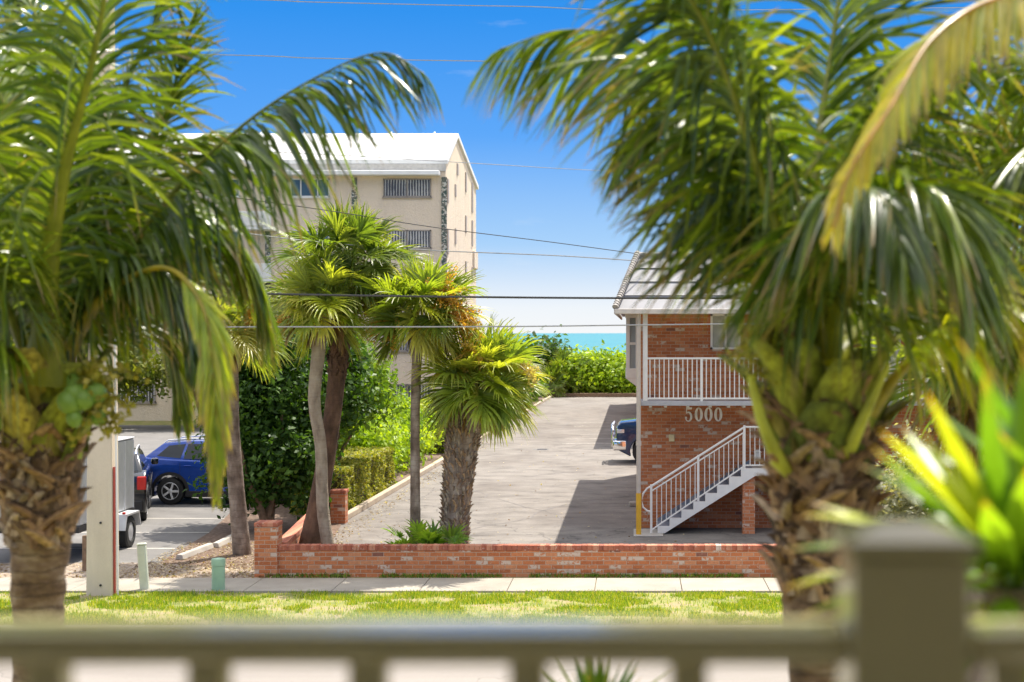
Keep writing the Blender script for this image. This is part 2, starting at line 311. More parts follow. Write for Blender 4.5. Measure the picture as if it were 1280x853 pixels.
# ------------------------------------------------------------------ leaves and grass helpers
def lerp(a,b,t): return a+(b-a)*t
def norm(a): return a/np.maximum(np.linalg.norm(a,axis=-1,keepdims=True),1e-9)
def scatter_leaves(name, blobs, n, size, cols, mat, parent=None, flat=.35, shell=.55, aspect=.55, zmin=.02, clump=1.0):
    tot = sum(b[1][0]*b[1][1]*b[1][2] for b in blobs); Vs=[]; Cs=[]
    cols = np.array(cols)
    for c,r in blobs:
        k = max(20,int(n*(r[0]*r[1]*r[2])/tot)); kc = max(4,k//45)
        d = norm(RNG.normal(size=(kc,3))); rad = shell+(1-shell)*RNG.random((kc,1))**.6
        d[:,2] = np.where(d[:,2]<-.75, -d[:,2], d[:,2])
        cc = d*rad*np.array(r)*(1+.14*RNG.normal(size=(kc,1)))+np.array(c)
        tone = np.clip(RNG.random(kc),0,1)
        idx = RNG.integers(0,kc,k); sp = size*2.6*clump
        p = cc[idx]+RNG.normal(size=(k,3))*sp; p[:,2] = np.maximum(p[:,2],zmin)
        out = norm(p-np.array(c)); nr = norm(out*.5+RNG.normal(size=(k,3))*.55+np.array([0,0,flat]))
        a = norm(np.cross(nr,RNG.normal(size=(k,3)))); b = np.cross(nr,a); s = size*(.6+.8*RNG.random((k,1)))
        v = np.stack([p-a*s, p-b*s*aspect+nr*s*.15, p+a*s-nr*s*.12, p+b*s*aspect+nr*s*.15],1); Vs.append(v.reshape(-1,3))
        tt = np.clip(tone[idx]*.7+.3*RNG.random(k),0,.999)*(len(cols)-1); i0 = tt.astype(int); fr = (tt-i0)[:,None]
        col = cols[i0]*(1-fr)+cols[np.minimum(i0+1,len(cols)-1)]*fr; Cs.append(np.repeat(col,4,0))
    V = np.concatenate(Vs); Q = np.arange(len(V)).reshape(-1,4)
    return arr_obj(name,V,Q,mat,parent,np.concatenate(Cs))
def blades(name, pts, h, w, cols, mat, lean=.5):
    k = len(pts); p = np.asarray(pts); a = RNG.random(k)*6.283; d = np.stack([np.cos(a),np.sin(a),0*a],1)
    hh = (h*(.4+.9*RNG.random(k)))[:,None]; up = np.array([[0,0,1]]); ln = norm(RNG.normal(size=(k,3))*np.array([1,1,0]))*hh*lean*RNG.random((k,1))
    t = p+up*hh+ln
    V = np.stack([p-d*w, p+d*w, t+d*w*.25, t-d*w*.25],1).reshape(-1,3)
    cols = np.array(cols); col = np.repeat(cols[RNG.integers(0,len(cols),k)]*(.75+.5*RNG.random((k,1))),4,0)
    return arr_obj(name,V,np.arange(len(V)).reshape(-1,4),mat,None,col)
# verge grass: patchy density
pts = []
while len(pts)<75000:
    x = random.uniform(-12,5.2); y = random.uniform(24.45,27.7)
    nz = mnoise.noise((x*.7,y*1.3,3.1))+.5*mnoise.noise((x*2.3,y*3,1.7))
    if nz > -.05 or random.random()<.10: pts.append((x,y,.0))
tag(blades('grass', pts, .055,.006,[(.14,.26,.02),(.22,.36,.03),(.42,.46,.05),(.55,.52,.10),(.2,.33,.03)],M_grassb), kind='stuff')
pts = [(random.uniform(-6.8,4.2), 29.40+random.gauss(0,.035) if random.random()<.7 else 29.22,.03) for _ in range(2600) if True]
pts = [p for p in pts if mnoise.noise((p[0]*1.1,2,0))>-.2]
tag(blades('weeds', pts, .06,.01,[(.07,.16,.02),(.12,.25,.03),(.22,.3,.05)],M_grassb,1.0), kind='stuff')
# fallen leaves / mulch chips
k=9000; px_ = RNG.random(k)*14-20.5; py_ = 29.2+RNG.random(k)*2.0; sel = RNG.random(k)<.45
px_[sel] = -9.6+RNG.random(sel.sum())*3.4; py_[sel] = 29.3+RNG.random(sel.sum())*5
p = np.stack([px_,py_,.018+RNG.random(k)*.02],1); a = norm(RNG.normal(size=(k,3))*np.array([1,1,.25])); b = norm(np.cross(a,np.array([[0,0,1.]]))); s=(.012+.03*RNG.random((k,1)))
V = np.stack([p-a*s,p-b*s*.6,p+a*s,p+b*s*.6],1).reshape(-1,3); cc = np.array([(.35,.25,.16),(.5,.42,.32),(.16,.09,.05),(.6,.52,.42),(.26,.17,.1)])
tag(arr_obj('leaf_litter',V,np.arange(len(V)).reshape(-1,4),M_grassb,None,np.repeat(cc[RNG.integers(0,5,k)],4,0)), kind='stuff')

k=2600; xx=np.where(RNG.random(k)<.7,-6.75+np.abs(RNG.normal(size=k))*.35,RNG.random(k)*8-6.5); yy=30.2+RNG.random(k)**1.7*60; xx=xx+(yy-38)*.012
p=np.stack([xx,yy,.013+RNG.random(k)*.012],1); a=norm(RNG.normal(size=(k,3))*np.array([1,1,.25])); b=norm(np.cross(a,np.array([[0,0,1.]]))); sz_=(.012+.035*RNG.random((k,1)))
V=np.stack([p-a*sz_,p-b*sz_*.6,p+a*sz_,p+b*sz_*.6],1).reshape(-1,3)
tag(arr_obj('leaf_litter',V,np.arange(len(V)).reshape(-1,4),M_grassb,None,np.repeat(cc[RNG.integers(0,5,k)],4,0)), kind='stuff')
# ------------------------------------------------------------------ front brick wall
def coping(parent, x0,x1,y0,y1,z, mat, name='coping', along='x'):
    m = MB(); L = (x1-x0) if along=='x' else (y1-y0); n = max(1,int(L/.098)); d = L/n
    for i in range(n):
        j = random.uniform(-.006,.006)
        if along=='x': m.box(x0+i*d+.004,x0+(i+1)*d-.004,y0-.012+j,y1+.012+j,z,z+.095+random.uniform(-.004,.004),bev=.006)
        else: m.box(x0-.012+j,x1+.012+j,y0+i*d+.004,y0+(i+1)*d-.004,z,z+.095+random.uniform(-.004,.004),bev=.006)
    m.box(x0+.003,x1-.003,y0,y1,z-.003,z+.088) if along=='x' else m.box(x0,x1,y0+.003,y1-.003,z-.003,z+.088)
    return m.build(name,mat,parent)
t = NT('coping_brick'); sp = t.add('ShaderNodeSeparateXYZ'); t.l.new(t.pos(),sp.inputs[0])
wn = t.add('ShaderNodeTexWhiteNoise',noise_dimensions='1D'); t.l.new(t.math('FLOOR',t.math('DIVIDE',sp.outputs[0],.0981)),wn.inputs['W'])
bc = t.ramp(wn.outputs['Value'],[(0,(.38,.115,.065)),(.3,(.46,.16,.09)),(.55,(.33,.10,.06)),(.75,(.52,.23,.14)),(.93,(.60,.48,.40))],'CONSTANT')
bc = t.mix(t.mrange(t.noise(16,detail=6,rough=.75),.58,.68,0,.85),bc,(.60,.50,.42)); t.base(bc); t.rough(.9); t.bump(t.noise(70,detail=4),.4,.006); M_cop = t.m
wx0, wx1 = XA(346,29.46), 4.3
w = thing('brick_wall','long low red brick wall with upright coping course beside the sidewalk','brick wall',(-1.2,29.56,0))
MB().box(wx0,wx1,29.46,29.66,-.02,.495).build('wall_body',M_brick,w); coping(w,wx0,wx1,29.46,29.66,.497,M_cop)
pw = thing('brick_pier','taller square brick pier at the left end of the low wall','pier',(XA(332,29.46),29.6,0))
MB().box(XA(318,29.4),XA(346.5,29.4),29.40,29.82,-.02,.93).build('pier_body',M_brick,pw)
m = MB(); m.box(XA(317.5,29.4),XA(347,29.4),29.385,29.84,.933,1.015,bev=.012); m.build('pier_cap',M_cop,pw)
rw = thing('brick_wall','short low brick wall running back from the end pier under the palms','brick wall',(-7.1,33.5,0))
m = MB(); a = Vector((-6.72,29.84,0)); b = Vector((-7.35,37.2,0))
m.prism([a,(a.x+.2,a.y,0),(b.x+.2,b.y,0),b],(0,0,.5)); m.build('wall_body',M_brick,rw)
m = MB(); m.prism([(a.x-.01,a.y,.503),(a.x+.21,a.y,.503),(b.x+.21,b.y,.503),(b.x-.01,b.y,.503)],(0,0,.09)); m.build('coping',M_cop,rw)
p2 = thing('brick_pier','small far brick pier where the driveway kerb begins','pier',(-7.05,37.7,0))
MB().box(XA(413,37.7),XA(431.5,37.7),37.7,38.05,-.02,.72).build('pier_body',M_brick,p2)
MB().box(XA(412,37.7),XA(432.5,37.7),37.685,38.07,.723,.80,bev=.01).build('pier_cap',M_cop,p2)

# ------------------------------------------------------------------ building 5000
FY, WY = 35.6, 36.9
bd = thing('brick_apartment_building','two storey red brick building numbered 5000 with pale mansard roof','building',(4,44,0))
BX0, BX1, BY1 = .06, 8.6, 51.0
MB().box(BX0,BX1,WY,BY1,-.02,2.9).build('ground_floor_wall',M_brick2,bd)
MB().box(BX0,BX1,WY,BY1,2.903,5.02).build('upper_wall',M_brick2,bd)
MB().box(BX0-.02,BX1,FY-.02,WY-.003,2.88,2.985,bev=.01).build('walkway_deck',simple('deck_paint',(.42,.42,.44),.6,var=.1),bd)
for px in (813,832,860,888,911,930): MB().box(XA(px,35.75)-.03,XA(px,35.75)+.03,35.72,WY-.004,2.835,2.877).build('deck_bracket',M_white,bd)
# railing
r = MB(); zt,zb = ZA(447,FY),ZA(499.5,FY)
r.box(XA(806,FY),BX1,FY,FY+.05,zt-.045,zt,bev=.008); r.box(XA(806,FY),BX1,FY+.005,FY+.045,zb,zb+.04,bev=.006)
x = XA(812.5,FY); 
while x<BX1-.05: r.box(x-.011,x+.011,FY+.012,FY+.034,zb+.038,zt-.043); x += .1045
x = XA(877,FY)
while x<BX1: r.box(x-.028,x+.028,FY+.001,FY+.054,2.983,zt-.002,bev=.004); x += 1.95
r.build('railing',M_metal_white,bd)
MB().box(XA(803.5,FY),XA(809.5,FY),FY-.01,FY+.12,2.987,4.98,bev=.008).build('column',M_white,bd)
MB().box(6.4,6.52,FY-.01,FY+.12,2.987,4.98,bev=.008).build('column',M_white,bd)
m = MB(); xx = XA(798.3,FY-.1); m.tube([(xx,FY-.1,.95),(xx,FY-.1,5.0)],.05,12); m.box(xx-.06,xx+.06,FY-.15,FY-.04,2.0,2.1); m.build('downpipe',M_beigepipe,bd)
m = MB(); m.tube([(xx,FY-.1,.03),(xx,FY-.1,.947)],.058,12); m.build('pipe_guard',M_yellow,bd)
# roof: stepped mansard of wide lapped panels, hip at left
ez, tz = 5.02, ZA(319,36.9)
ex0, ey0 = XA(772,35.3), 35.3; tx0, ty0 = XA(801,36.9)-.02, 36.75
M_roof = simple('grey_roof_panel',(.25,.25,.27),.6,var=.1,scale=2); M_ridge = simple('ridge_tile',(.40,.37,.34),.8,var=.3,scale=9)
m = MB(); nb = 4
for i in range(nb):
    a,b = i/nb,(i+1)/nb
    z0,z1 = lerp(ez,tz,a),lerp(ez,tz,b)-.015
    X0,X1 = lerp(ex0,tx0,a),lerp(ex0,tx0,b); Y0,Y1 = lerp(ey0,ty0,a),lerp(ey0,ty0,b); o_=.018
    XR0 = BX1+.45-(X0-ex0); XR1 = BX1+.45-(X1-ex0); YB0 = BY1+.4-(Y0-ey0); YB1 = BY1+.4-(Y1-ey0)
    lo = [(X0-o_,Y0-o_,z0),(XR0+o_,Y0-o_,z0),(XR0+o_,YB0,z0),(X0-o_,YB0,z0)]; hi = [(X1,Y1,z1),(XR1,Y1,z1),(XR1,YB1,z1),(X1,YB1,z1)]
    A = [m.bm.verts.new(v) for v in lo]; B = [m.bm.verts.new(v) for v in hi]
    for k_ in range(4): m.bm.faces.new((A[k_],A[(k_+1)%4],B[(k_+1)%4],B[k_]))
    m.bm.faces.new(A); m.bm.faces.new(B)
rf = m.build('roof',M_roof,bd)
m = MB()
for i in range(26):
    f0 = i/26; p = Vector((lerp(ex0,tx0,f0)-.05,lerp(ey0,ty0,f0)-.05,lerp(ez,tz,f0)+.05)); d = Vector((tx0-ex0,ty0-ey0,tz-ez)).normalized()
    m.tube([p,p+d*.085],[.075,.055],8)
for i in range(40):
    x=tx0+i*.2; m.tube([(x,ty0,tz),(x+.21,ty0,tz)],[.06,.045],8)
m.build('ridge_tiles',M_ridge,rf)
m = MB(); m.box(ex0-.06,BX1+.5,ey0-.08,ey0-.03,ez-.10,ez+.015,bev=.01); m.box(ex0-.08,ex0-.03,ey0-.03,BY1+.3,ez-.10,ez+.015,bev=.01); m.build('fascia',simple('fascia_paint',(.62,.56,.50),.5),rf)
m = MB(); m.box(ex0,BX1+.4,ey0,WY-.005,ez-.06,ez-.04); m.build('soffit',simple('soffit_paint',(.55,.47,.38),.7),rf)
for (a_,b_) in ((888,914),(1000,1040)):
    wf = MB(); x0,x1 = XA(a_,WY),XA(b_+12,WY); z0,z1 = ZA(437,WY),ZA(391,WY)-.03
    for q in ((x0,x1,z0,z0+.05),(x0,x1,z1-.05,z1),(x0,x0+.05,z0,z1),(x1-.05,x1,z0,z1),((x0+x1)/2-.025,(x0+x1)/2+.025,z0,z1)): wf.box(q[0],q[1],WY-.05,WY-.004,q[2],q[3],bev=.003)
    wo = wf.build('window',M_white,bd); MB().box(x0+.03,x1-.03,WY-.02,WY-.003,z0+.03,z1-.03).build('pane',simple('curtained_glass',(.42,.42,.38),.15,var=.25,scale=3),wo)
m = MB(); m.box(5.2,6.1,WY-.04,WY-.003,2.99,4.95); m.build('door',M_white,bd)
# bay window on the side
by0,by1 = 38.0,40.3; x0 = XA(782.5,by0)
m = MB()
for (ya,yb) in ((by0,by0+.10),(by1-.1,by1)): m.box(x0,x0+.09,ya,yb,3.62,4.9,bev=.004)
m.box(x0-.02,BX0-.002,by0-.02,by1+.02,4.86,4.98,bev=.01); m.box(x0-.01,BX0-.002,by0-.01,by1+.01,3.42,3.66,bev=.01)
m.prism([(x0,by0,3.42),(BX0-.002,by0,3.42),(BX0-.002,by0,3.24),(BX0-.06,by0,3.24)],(0,by1-by0,0))
m.box(x0+.005,x0+.055,(by0+by1)/2-.04,(by0+by1)/2+.04,3.62,4.9); m.box(BX0-.07,BX0-.002,by0-.005,by0+.05,3.62,4.9); m.box(x0+.05,BX0-.04,by0+.002,by0+.045,4.22,4.28)
bw = m.build('bay_window',M_white,bd); MB().box(x0+.03,BX0-.003,by0+.02,by1-.02,3.6,4.9).build('pane',simple('bay_glass',(.30,.34,.36),.08,var=.2,scale=2),bw)
MB().box(XA(836,WY),XA(843,WY),WY-.09,WY-.004,ZA(552,WY),ZA(543,WY),bev=.01).build('junction_box',simple('cream_box',(.70,.58,.33),.5),bd)
m = MB(); lx,lz = XA(946.5,WY),ZA(571,WY); m.box(lx-.05,lx+.05,WY-.05,WY-.004,lz-.1,lz+.1,bev=.01); m.box(lx-.07,lx+.07,WY-.2,WY-.052,lz-.06,lz+.11,bev=.02); m.prism([(lx-.09,WY-.21,lz+.11),(lx+.09,WY-.21,lz+.11),(lx+.03,WY-.21,lz+.17),(lx-.03,WY-.21,lz+.17)],(0,.16,0)); m.build('wall_lantern',M_metal_white,bd)
# numerals 5000
def digit_mesh(ch, x0, z0, w, h, y):
    cu = bpy.data.curves.new('n','CURVE'); cu.dimensions='2D'; cu.fill_mode='BOTH'; cu.extrude=.012
    def spl(pts):
        s = cu.splines.new('POLY'); s.points.add(len(pts)-1); s.use_cyclic_u = True
        for q,(a,b) in zip(s.points,pts): q.co=(x0+a*w, z0+b*h,0,1)
    def ell(cx,cy,rx,ry,n=28): return [(cx+rx*math.cos(2*math.pi*i/n),cy+ry*math.sin(2*math.pi*i/n)) for i in range(n)]
    if ch=='0': spl(ell(.5,.5,.50,.5)); spl(ell(.5,.5,.17,.40))
    else:
        out = [(.14,1.0),(.86,1.0),(.86,.86),(.28,.84),(.26,.62)]
        out += [(.45+.46*math.cos(a), .34+.36*math.sin(a)) for a in [math.radians(d) for d in range(100,-161,-14)]]
        inn = [(.40+.25*math.cos(a), .33+.27*math.sin(a)) for a in [math.radians(d) for d in range(-150,111,14)]]
        spl(out+inn+[(.27,.56),(.14,.56)]); spl(ell(.14,.26,.13,.09,12))
    o = bpy.data.objects.new('t',cu); C.objects.link(o); dg = bpy.context.evaluated_depsgraph_get(); me = bpy.data.meshes.new_from_object(o.evaluated_get(dg)); bpy.data.objects.remove(o)
    for v in me.vertices: v.co = (v.co.x, y+v.co.z, v.co.y)
    return me
for i,ch in enumerate('5000'):
    x0 = XA(856+i*12.2,WY); me = digit_mesh(ch,x0,ZA(527,WY),.19,.325,WY-.025)
    for v in me.vertices: v.co -= wloc(bd)
    me.materials.append(simple('numeral_paint',(.85,.80,.72),.5)); o = bpy.data.objects.new('house_numeral',me); C.objects.link(o); o.parent = bd
# staircase
SY = 35.72; sc = thing('outdoor_staircase','white outdoor stair with grey risers climbing across the brick wall','staircase',(2.5,36.2,0))
rx0, rz0, run, rise = XA(822,SY), 0.02, 14.9*SY/F_, 10.35*SY/F_
st = [(rx0,0.03)]; 
for i in range(8): st += [(rx0+i*run,(i+1)*rise),(rx0+(i+1)*run,(i+1)*rise)]
ltop = 8*rise; land_x = XA(1002,SY)
top = st[:-1]+[(rx0+7*run+.02,ltop)]
outl = st[:-1]+[(land_x,ltop),(land_x,ltop-.17),(XA(944,SY),ltop-.17),(rx0+.16,.03)]
MB().prism([(x,SY,z) for x,z in outl],(0,.07,0)).build('near_stringer',M_white,sc)
m = MB()
for i in range(8): m.box(rx0+i*run-.02,rx0+(i+1)*run+.01,SY+.073,WY-.08,(i+1)*rise-.05,(i+1)*rise-.004,bev=.006)
m.build('treads',M_greypaint,sc)
m = MB(); m.prism([(rx0,WY-.075,.03),(rx0,WY-.075,.22),(rx0+8*run,WY-.075,ltop+.10),(rx0+8*run,WY-.075,ltop-.17),(rx0+.2,WY-.075,.03)],(0,.06,0)); m.build('far_stringer',M_greypaint,sc)
m = MB()
for i in range(8): m.box(rx0+i*run,rx0+i*run+.02,SY+.073,WY-.08,i*rise+.01,(i+1)*rise-.052)
m.build('risers',M_greypaint,sc)
MB().box(rx0+8*run,land_x+1.2,SY+.073,WY-.01,ltop-.14,ltop-.004).build('landing',M_concrete,sc)
MB().box(XA(928.5,SY),XA(944,SY),SY+.08,SY+.38,0,ltop-.145).build('support_pillar',M_brick,sc)
MB().box(XA(992,SY),XA(1007,SY),SY+.08,SY+.38,0,ltop-.145).build('support_pillar',M_brick,sc)
def Q(px,py): return Vector((XA(px,SY-.01),SY+.02,ZA(py,SY)))
m = MB(); A,B = Q(814.5,608),Q(931,534); m.tube([A,B],.026,10); sl_ = (B-A)/(B.x-A.x)
m.tube([A+Vector((0,0,-.11)),B+Vector((0,0,-.11))],.016,8); A2,B2 = Q(815,662.5),Q(931,582.5); m.tube([A2,B2],.018,8)
for px,y0,y1 in ((814,606,668),(872.8,569,627),(930.5,532,588)): x=XA(px,SY); m.box(x-.026,x+.026,SY-.002,SY+.045,ZA(y1,SY),ZA(y0,SY),bev=.004)
x = A2.x+.107
while x<B.x-.03:
    if abs(x-XA(872.8,SY))>.045:
        f=(x-A.x)/(B.x-A.x); m.tube([(x,SY+.02,lerp(A2.z,B2.z,f)),(x,SY+.02,lerp(A.z,B.z,f)-.1)],.0105,6)
    x += .107
lp = [A,A+Vector((-.10,0,-.05)),A+Vector((-.19,0,-.17)),A+Vector((-.215,0,-.32)),A+Vector((-.19,0,-.47)),A+Vector((-.10,0,-.55)),A+Vector((0,0,-.57))]; m.tube(lp,.021,10)
e = [B,Q(1002,534)]; m.tube(e,.026,10); m.tube([Q(931,582),Q(1002,582)],.018,8)
x = B.x+.12
while x<XA(1002,SY): m.tube([(x,SY+.02,ZA(582,SY)),(x,SY+.02,ZA(534,SY))],.0105,6); x+=.107
m.build('handrail',M_metal_white,sc)
MB().box(XA(792,FY-.2),XA(829,FY-.2),FY-.35,FY+.9,0.009,.035,bev=.006).build('base_slab',M_concrete,sc)
ws = thing('wheel_stop','short concrete wheel stop beside the corner of the brick building','wheel stop',(-.25,41.5,0)); MB().box(XA(786,41.5),.03,41.4,41.6,.0,.13,bev=.03).build('block',M_concrete,ws)
# second building behind (seen between and by its shadow)
b2 = thing('rear_brick_building','matching brick building farther back along the driveway','building',(4,83,0))
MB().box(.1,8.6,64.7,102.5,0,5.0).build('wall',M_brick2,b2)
m = MB(); m.prism([(-.4,64.3,5.02),(.12,65.4,6.2),(8.6,65.4,6.2),(9,64.3,5.02)],(0,.01,0)); 
m.bm.free(); m = MB()
A = [m.bm.verts.new(v) for v in ((-.4,64.3,5.02),(9,64.3,5.02),(9,102.9,5.02),(-.4,102.9,5.02))]; B = [m.bm.verts.new(v) for v in ((.1,65.5,6.2),(8.5,65.5,6.2),(8.5,101.7,6.2),(.1,101.7,6.2))]
for k_ in range(4): m.bm.faces.new((A[k_],A[(k_+1)%4],B[(k_+1)%4],B[k_]))
m.bm.faces.new(A); m.bm.faces.new(B); m.build('roof',M_roof,b2)

# ------------------------------------------------------------------ pale apartment block
D = 82.0; ax1 = -9.76; ax0 = -36.0; DB = 97.6
ap = thing('apartment_block','five storey beige stucco apartment block with white gabled roof','building',(-22,90,0))
ez_, bz_, az_ = 13.15, 13.35, 15.1; ym = 86.9
m = MB(); prof = [(D,0),(DB,0),(DB,bz_),(ym,az_),(D,ez_)]
m.prism([(ax1,y,z) for y,z in prof],(ax0-ax1,0,0)); m.build('wall',M_stucco,ap)
m = MB(); th=.22
m.prism([(ax1+.12,D-.05,ez_+.02),(ax1+.12,D-.05,ez_+.02+th),(ax1+.12,ym,az_+th+.02),(ax1+.12,DB+.5,bz_+th-.05),(ax1+.12,DB+.5,bz_-.06),(ax1+.12,ym,az_+.02)],(ax0-ax1-.3,0,0))
ro = m.build('roof',M_white2,ap)
m = MB()
for i in range(11): x=ax1-1.2-i*2.35; m.prism([(x,D+.02,ez_+.02+th),(x+.07,D+.02,ez_+.02+th),(x+.07,ym,az_+th+.06),(x,ym,az_+th+.06)],(0,0,.05))
m.build('roof_seams',M_white2,ro)
m = MB(); m.box(ax0,ax1-.25,D-.75,D-.003,ez_-.62,ez_-.38,bev=.03); m.build('canopy',M_white2,ro)
m = MB(); m.box(ax0,ax1+.02,D-.08,D-.004,ez_-.36,ez_+.01); m.build('gutter_band',simple('grey_band',(.50,.48,.44),.6),ro)
t = NT('mosaic_stone'); v = t.add('ShaderNodeTexVoronoi'); v.inputs['Scale'].default_value=13; t.l.new(t.pos(),v.inputs['Vector']); sc_=t.add('ShaderNodeSeparateColor'); t.l.new(v.outputs['Color'],sc_.inputs[0])
t.base(t.ramp(sc_.outputs[0],[(0,(.05,.09,.07)),(.3,(.12,.13,.11)),(.5,(.5,.47,.4)),(.75,(.2,.18,.14)),(.9,(.6,.58,.52))],'CONSTANT')); M_mos=t.m
for px in (443,555.3,335,232,130):
    x = XA(px,D); MB().box(x-.14,x+.14,D-.06,D-.004,0,ez_-.66).build('stone_strip',M_mos,ap)
M_blind = NT('vertical_blinds'); b_ = M_blind; sp=b_.add('ShaderNodeSeparateXYZ'); b_.l.new(b_.pos(),sp.inputs[0]); fr=b_.math('FRACT',b_.math('MULTIPLY',sp.outputs[0],7.0)); b_.base(b_.mix(b_.mrange(b_.math('ADD',fr,b_.math('MULTIPLY',b_.noise(1.3),1.1)),.75,1.05,0,1),(.55,.53,.50),(.06,.06,.07))); b_.rough(.25); M_blind=b_.m
M_blue = simple('blue_glass',(.06,.11,.16),.08,var=.2,scale=1)
def awin(x0,x1,z0,z1,kind,mull):
    m = MB(); f=.06
    for q in ((x0,x1,z0,z0+f),(x0,x1,z1-f,z1),(x0,x0+f,z0,z1),(x1-f,x1,z0,z1)): m.box(q[0],q[1],D-.05,D+.02,q[2],q[3])
    for u in mull: xx=lerp(x0,x1,u); m.box(xx-.03,xx+.03,D-.05,D+.02,z0,z1)
    m.box(x0-.05,x1+.05,D-.1,D-.003,z0-.07,z0-.003)
    w_ = m.build('window',M_white if kind=='blue' else simple('bronze_frame',(.30,.26,.22),.5),ap)
    MB().box(x0+.02,x1-.02,D-.025,D-.003,z0+.02,z1-.02).build('pane',M_blue if kind=='blue' else M_blind,w_)
for fl in range(5):
    dy = fl*64.2; z1 = ZA(223.5+dy,D); z0 = ZA(246.5+dy,D)
    if z0<.4: continue
    awin(XA(479,D),XA(539,D),z0,z1,'blind',[.5]); awin(XA(363,D),XA(412,D),z0,z1,'blue',[.27,.7])
    awin(XA(255,D),XA(300,D),z0,z1,'blue',[.5]); awin(XA(145,D),XA(195,D),z0,z1,'blind',[.5]); awin(XA(40,D),XA(90,D),z0,z1,'blue',[.5])
    # stacked gallery balconies
    x0_,x1_ = XA(305,D),XA(346,D); zz = ZA(285+dy,D)
    if zz>.3:
        bb = MB().box(x0_,x1_,D-1.3,D-.004,zz-.18,zz,bev=.02).build('balcony',M_white,ap); MB().box(x0_,x1_,D-1.32,D-1.22,zz+.002,zz+.75,bev=.02).build('parapet',M_white,bb)
for (px,a_,b_) in ((569,231,246),(571.5,205,219),(582,216,240),(590,229,266),(582,270,291),(569,286,305),(590,276,308),(559.5,224,254),(559.5,287,318),(582,327,341),(590,334,352),(582,390,412),(590,396,414)):
    Y = ax1*F_/(px-PX); MB().box(ax1+.004,ax1+.05,Y-.28,Y+.28,ZA(b_,Y),ZA(a_,Y)).build('slit_window',simple('slit_glass',(.40,.31,.24),.4),ap)
MB().box(ax1-.3,ax1+.12,95.6,DB+.05,ZA(336,96),ZA(314,96),bev=.03).build('corner_ledge',M_stucco,ap)

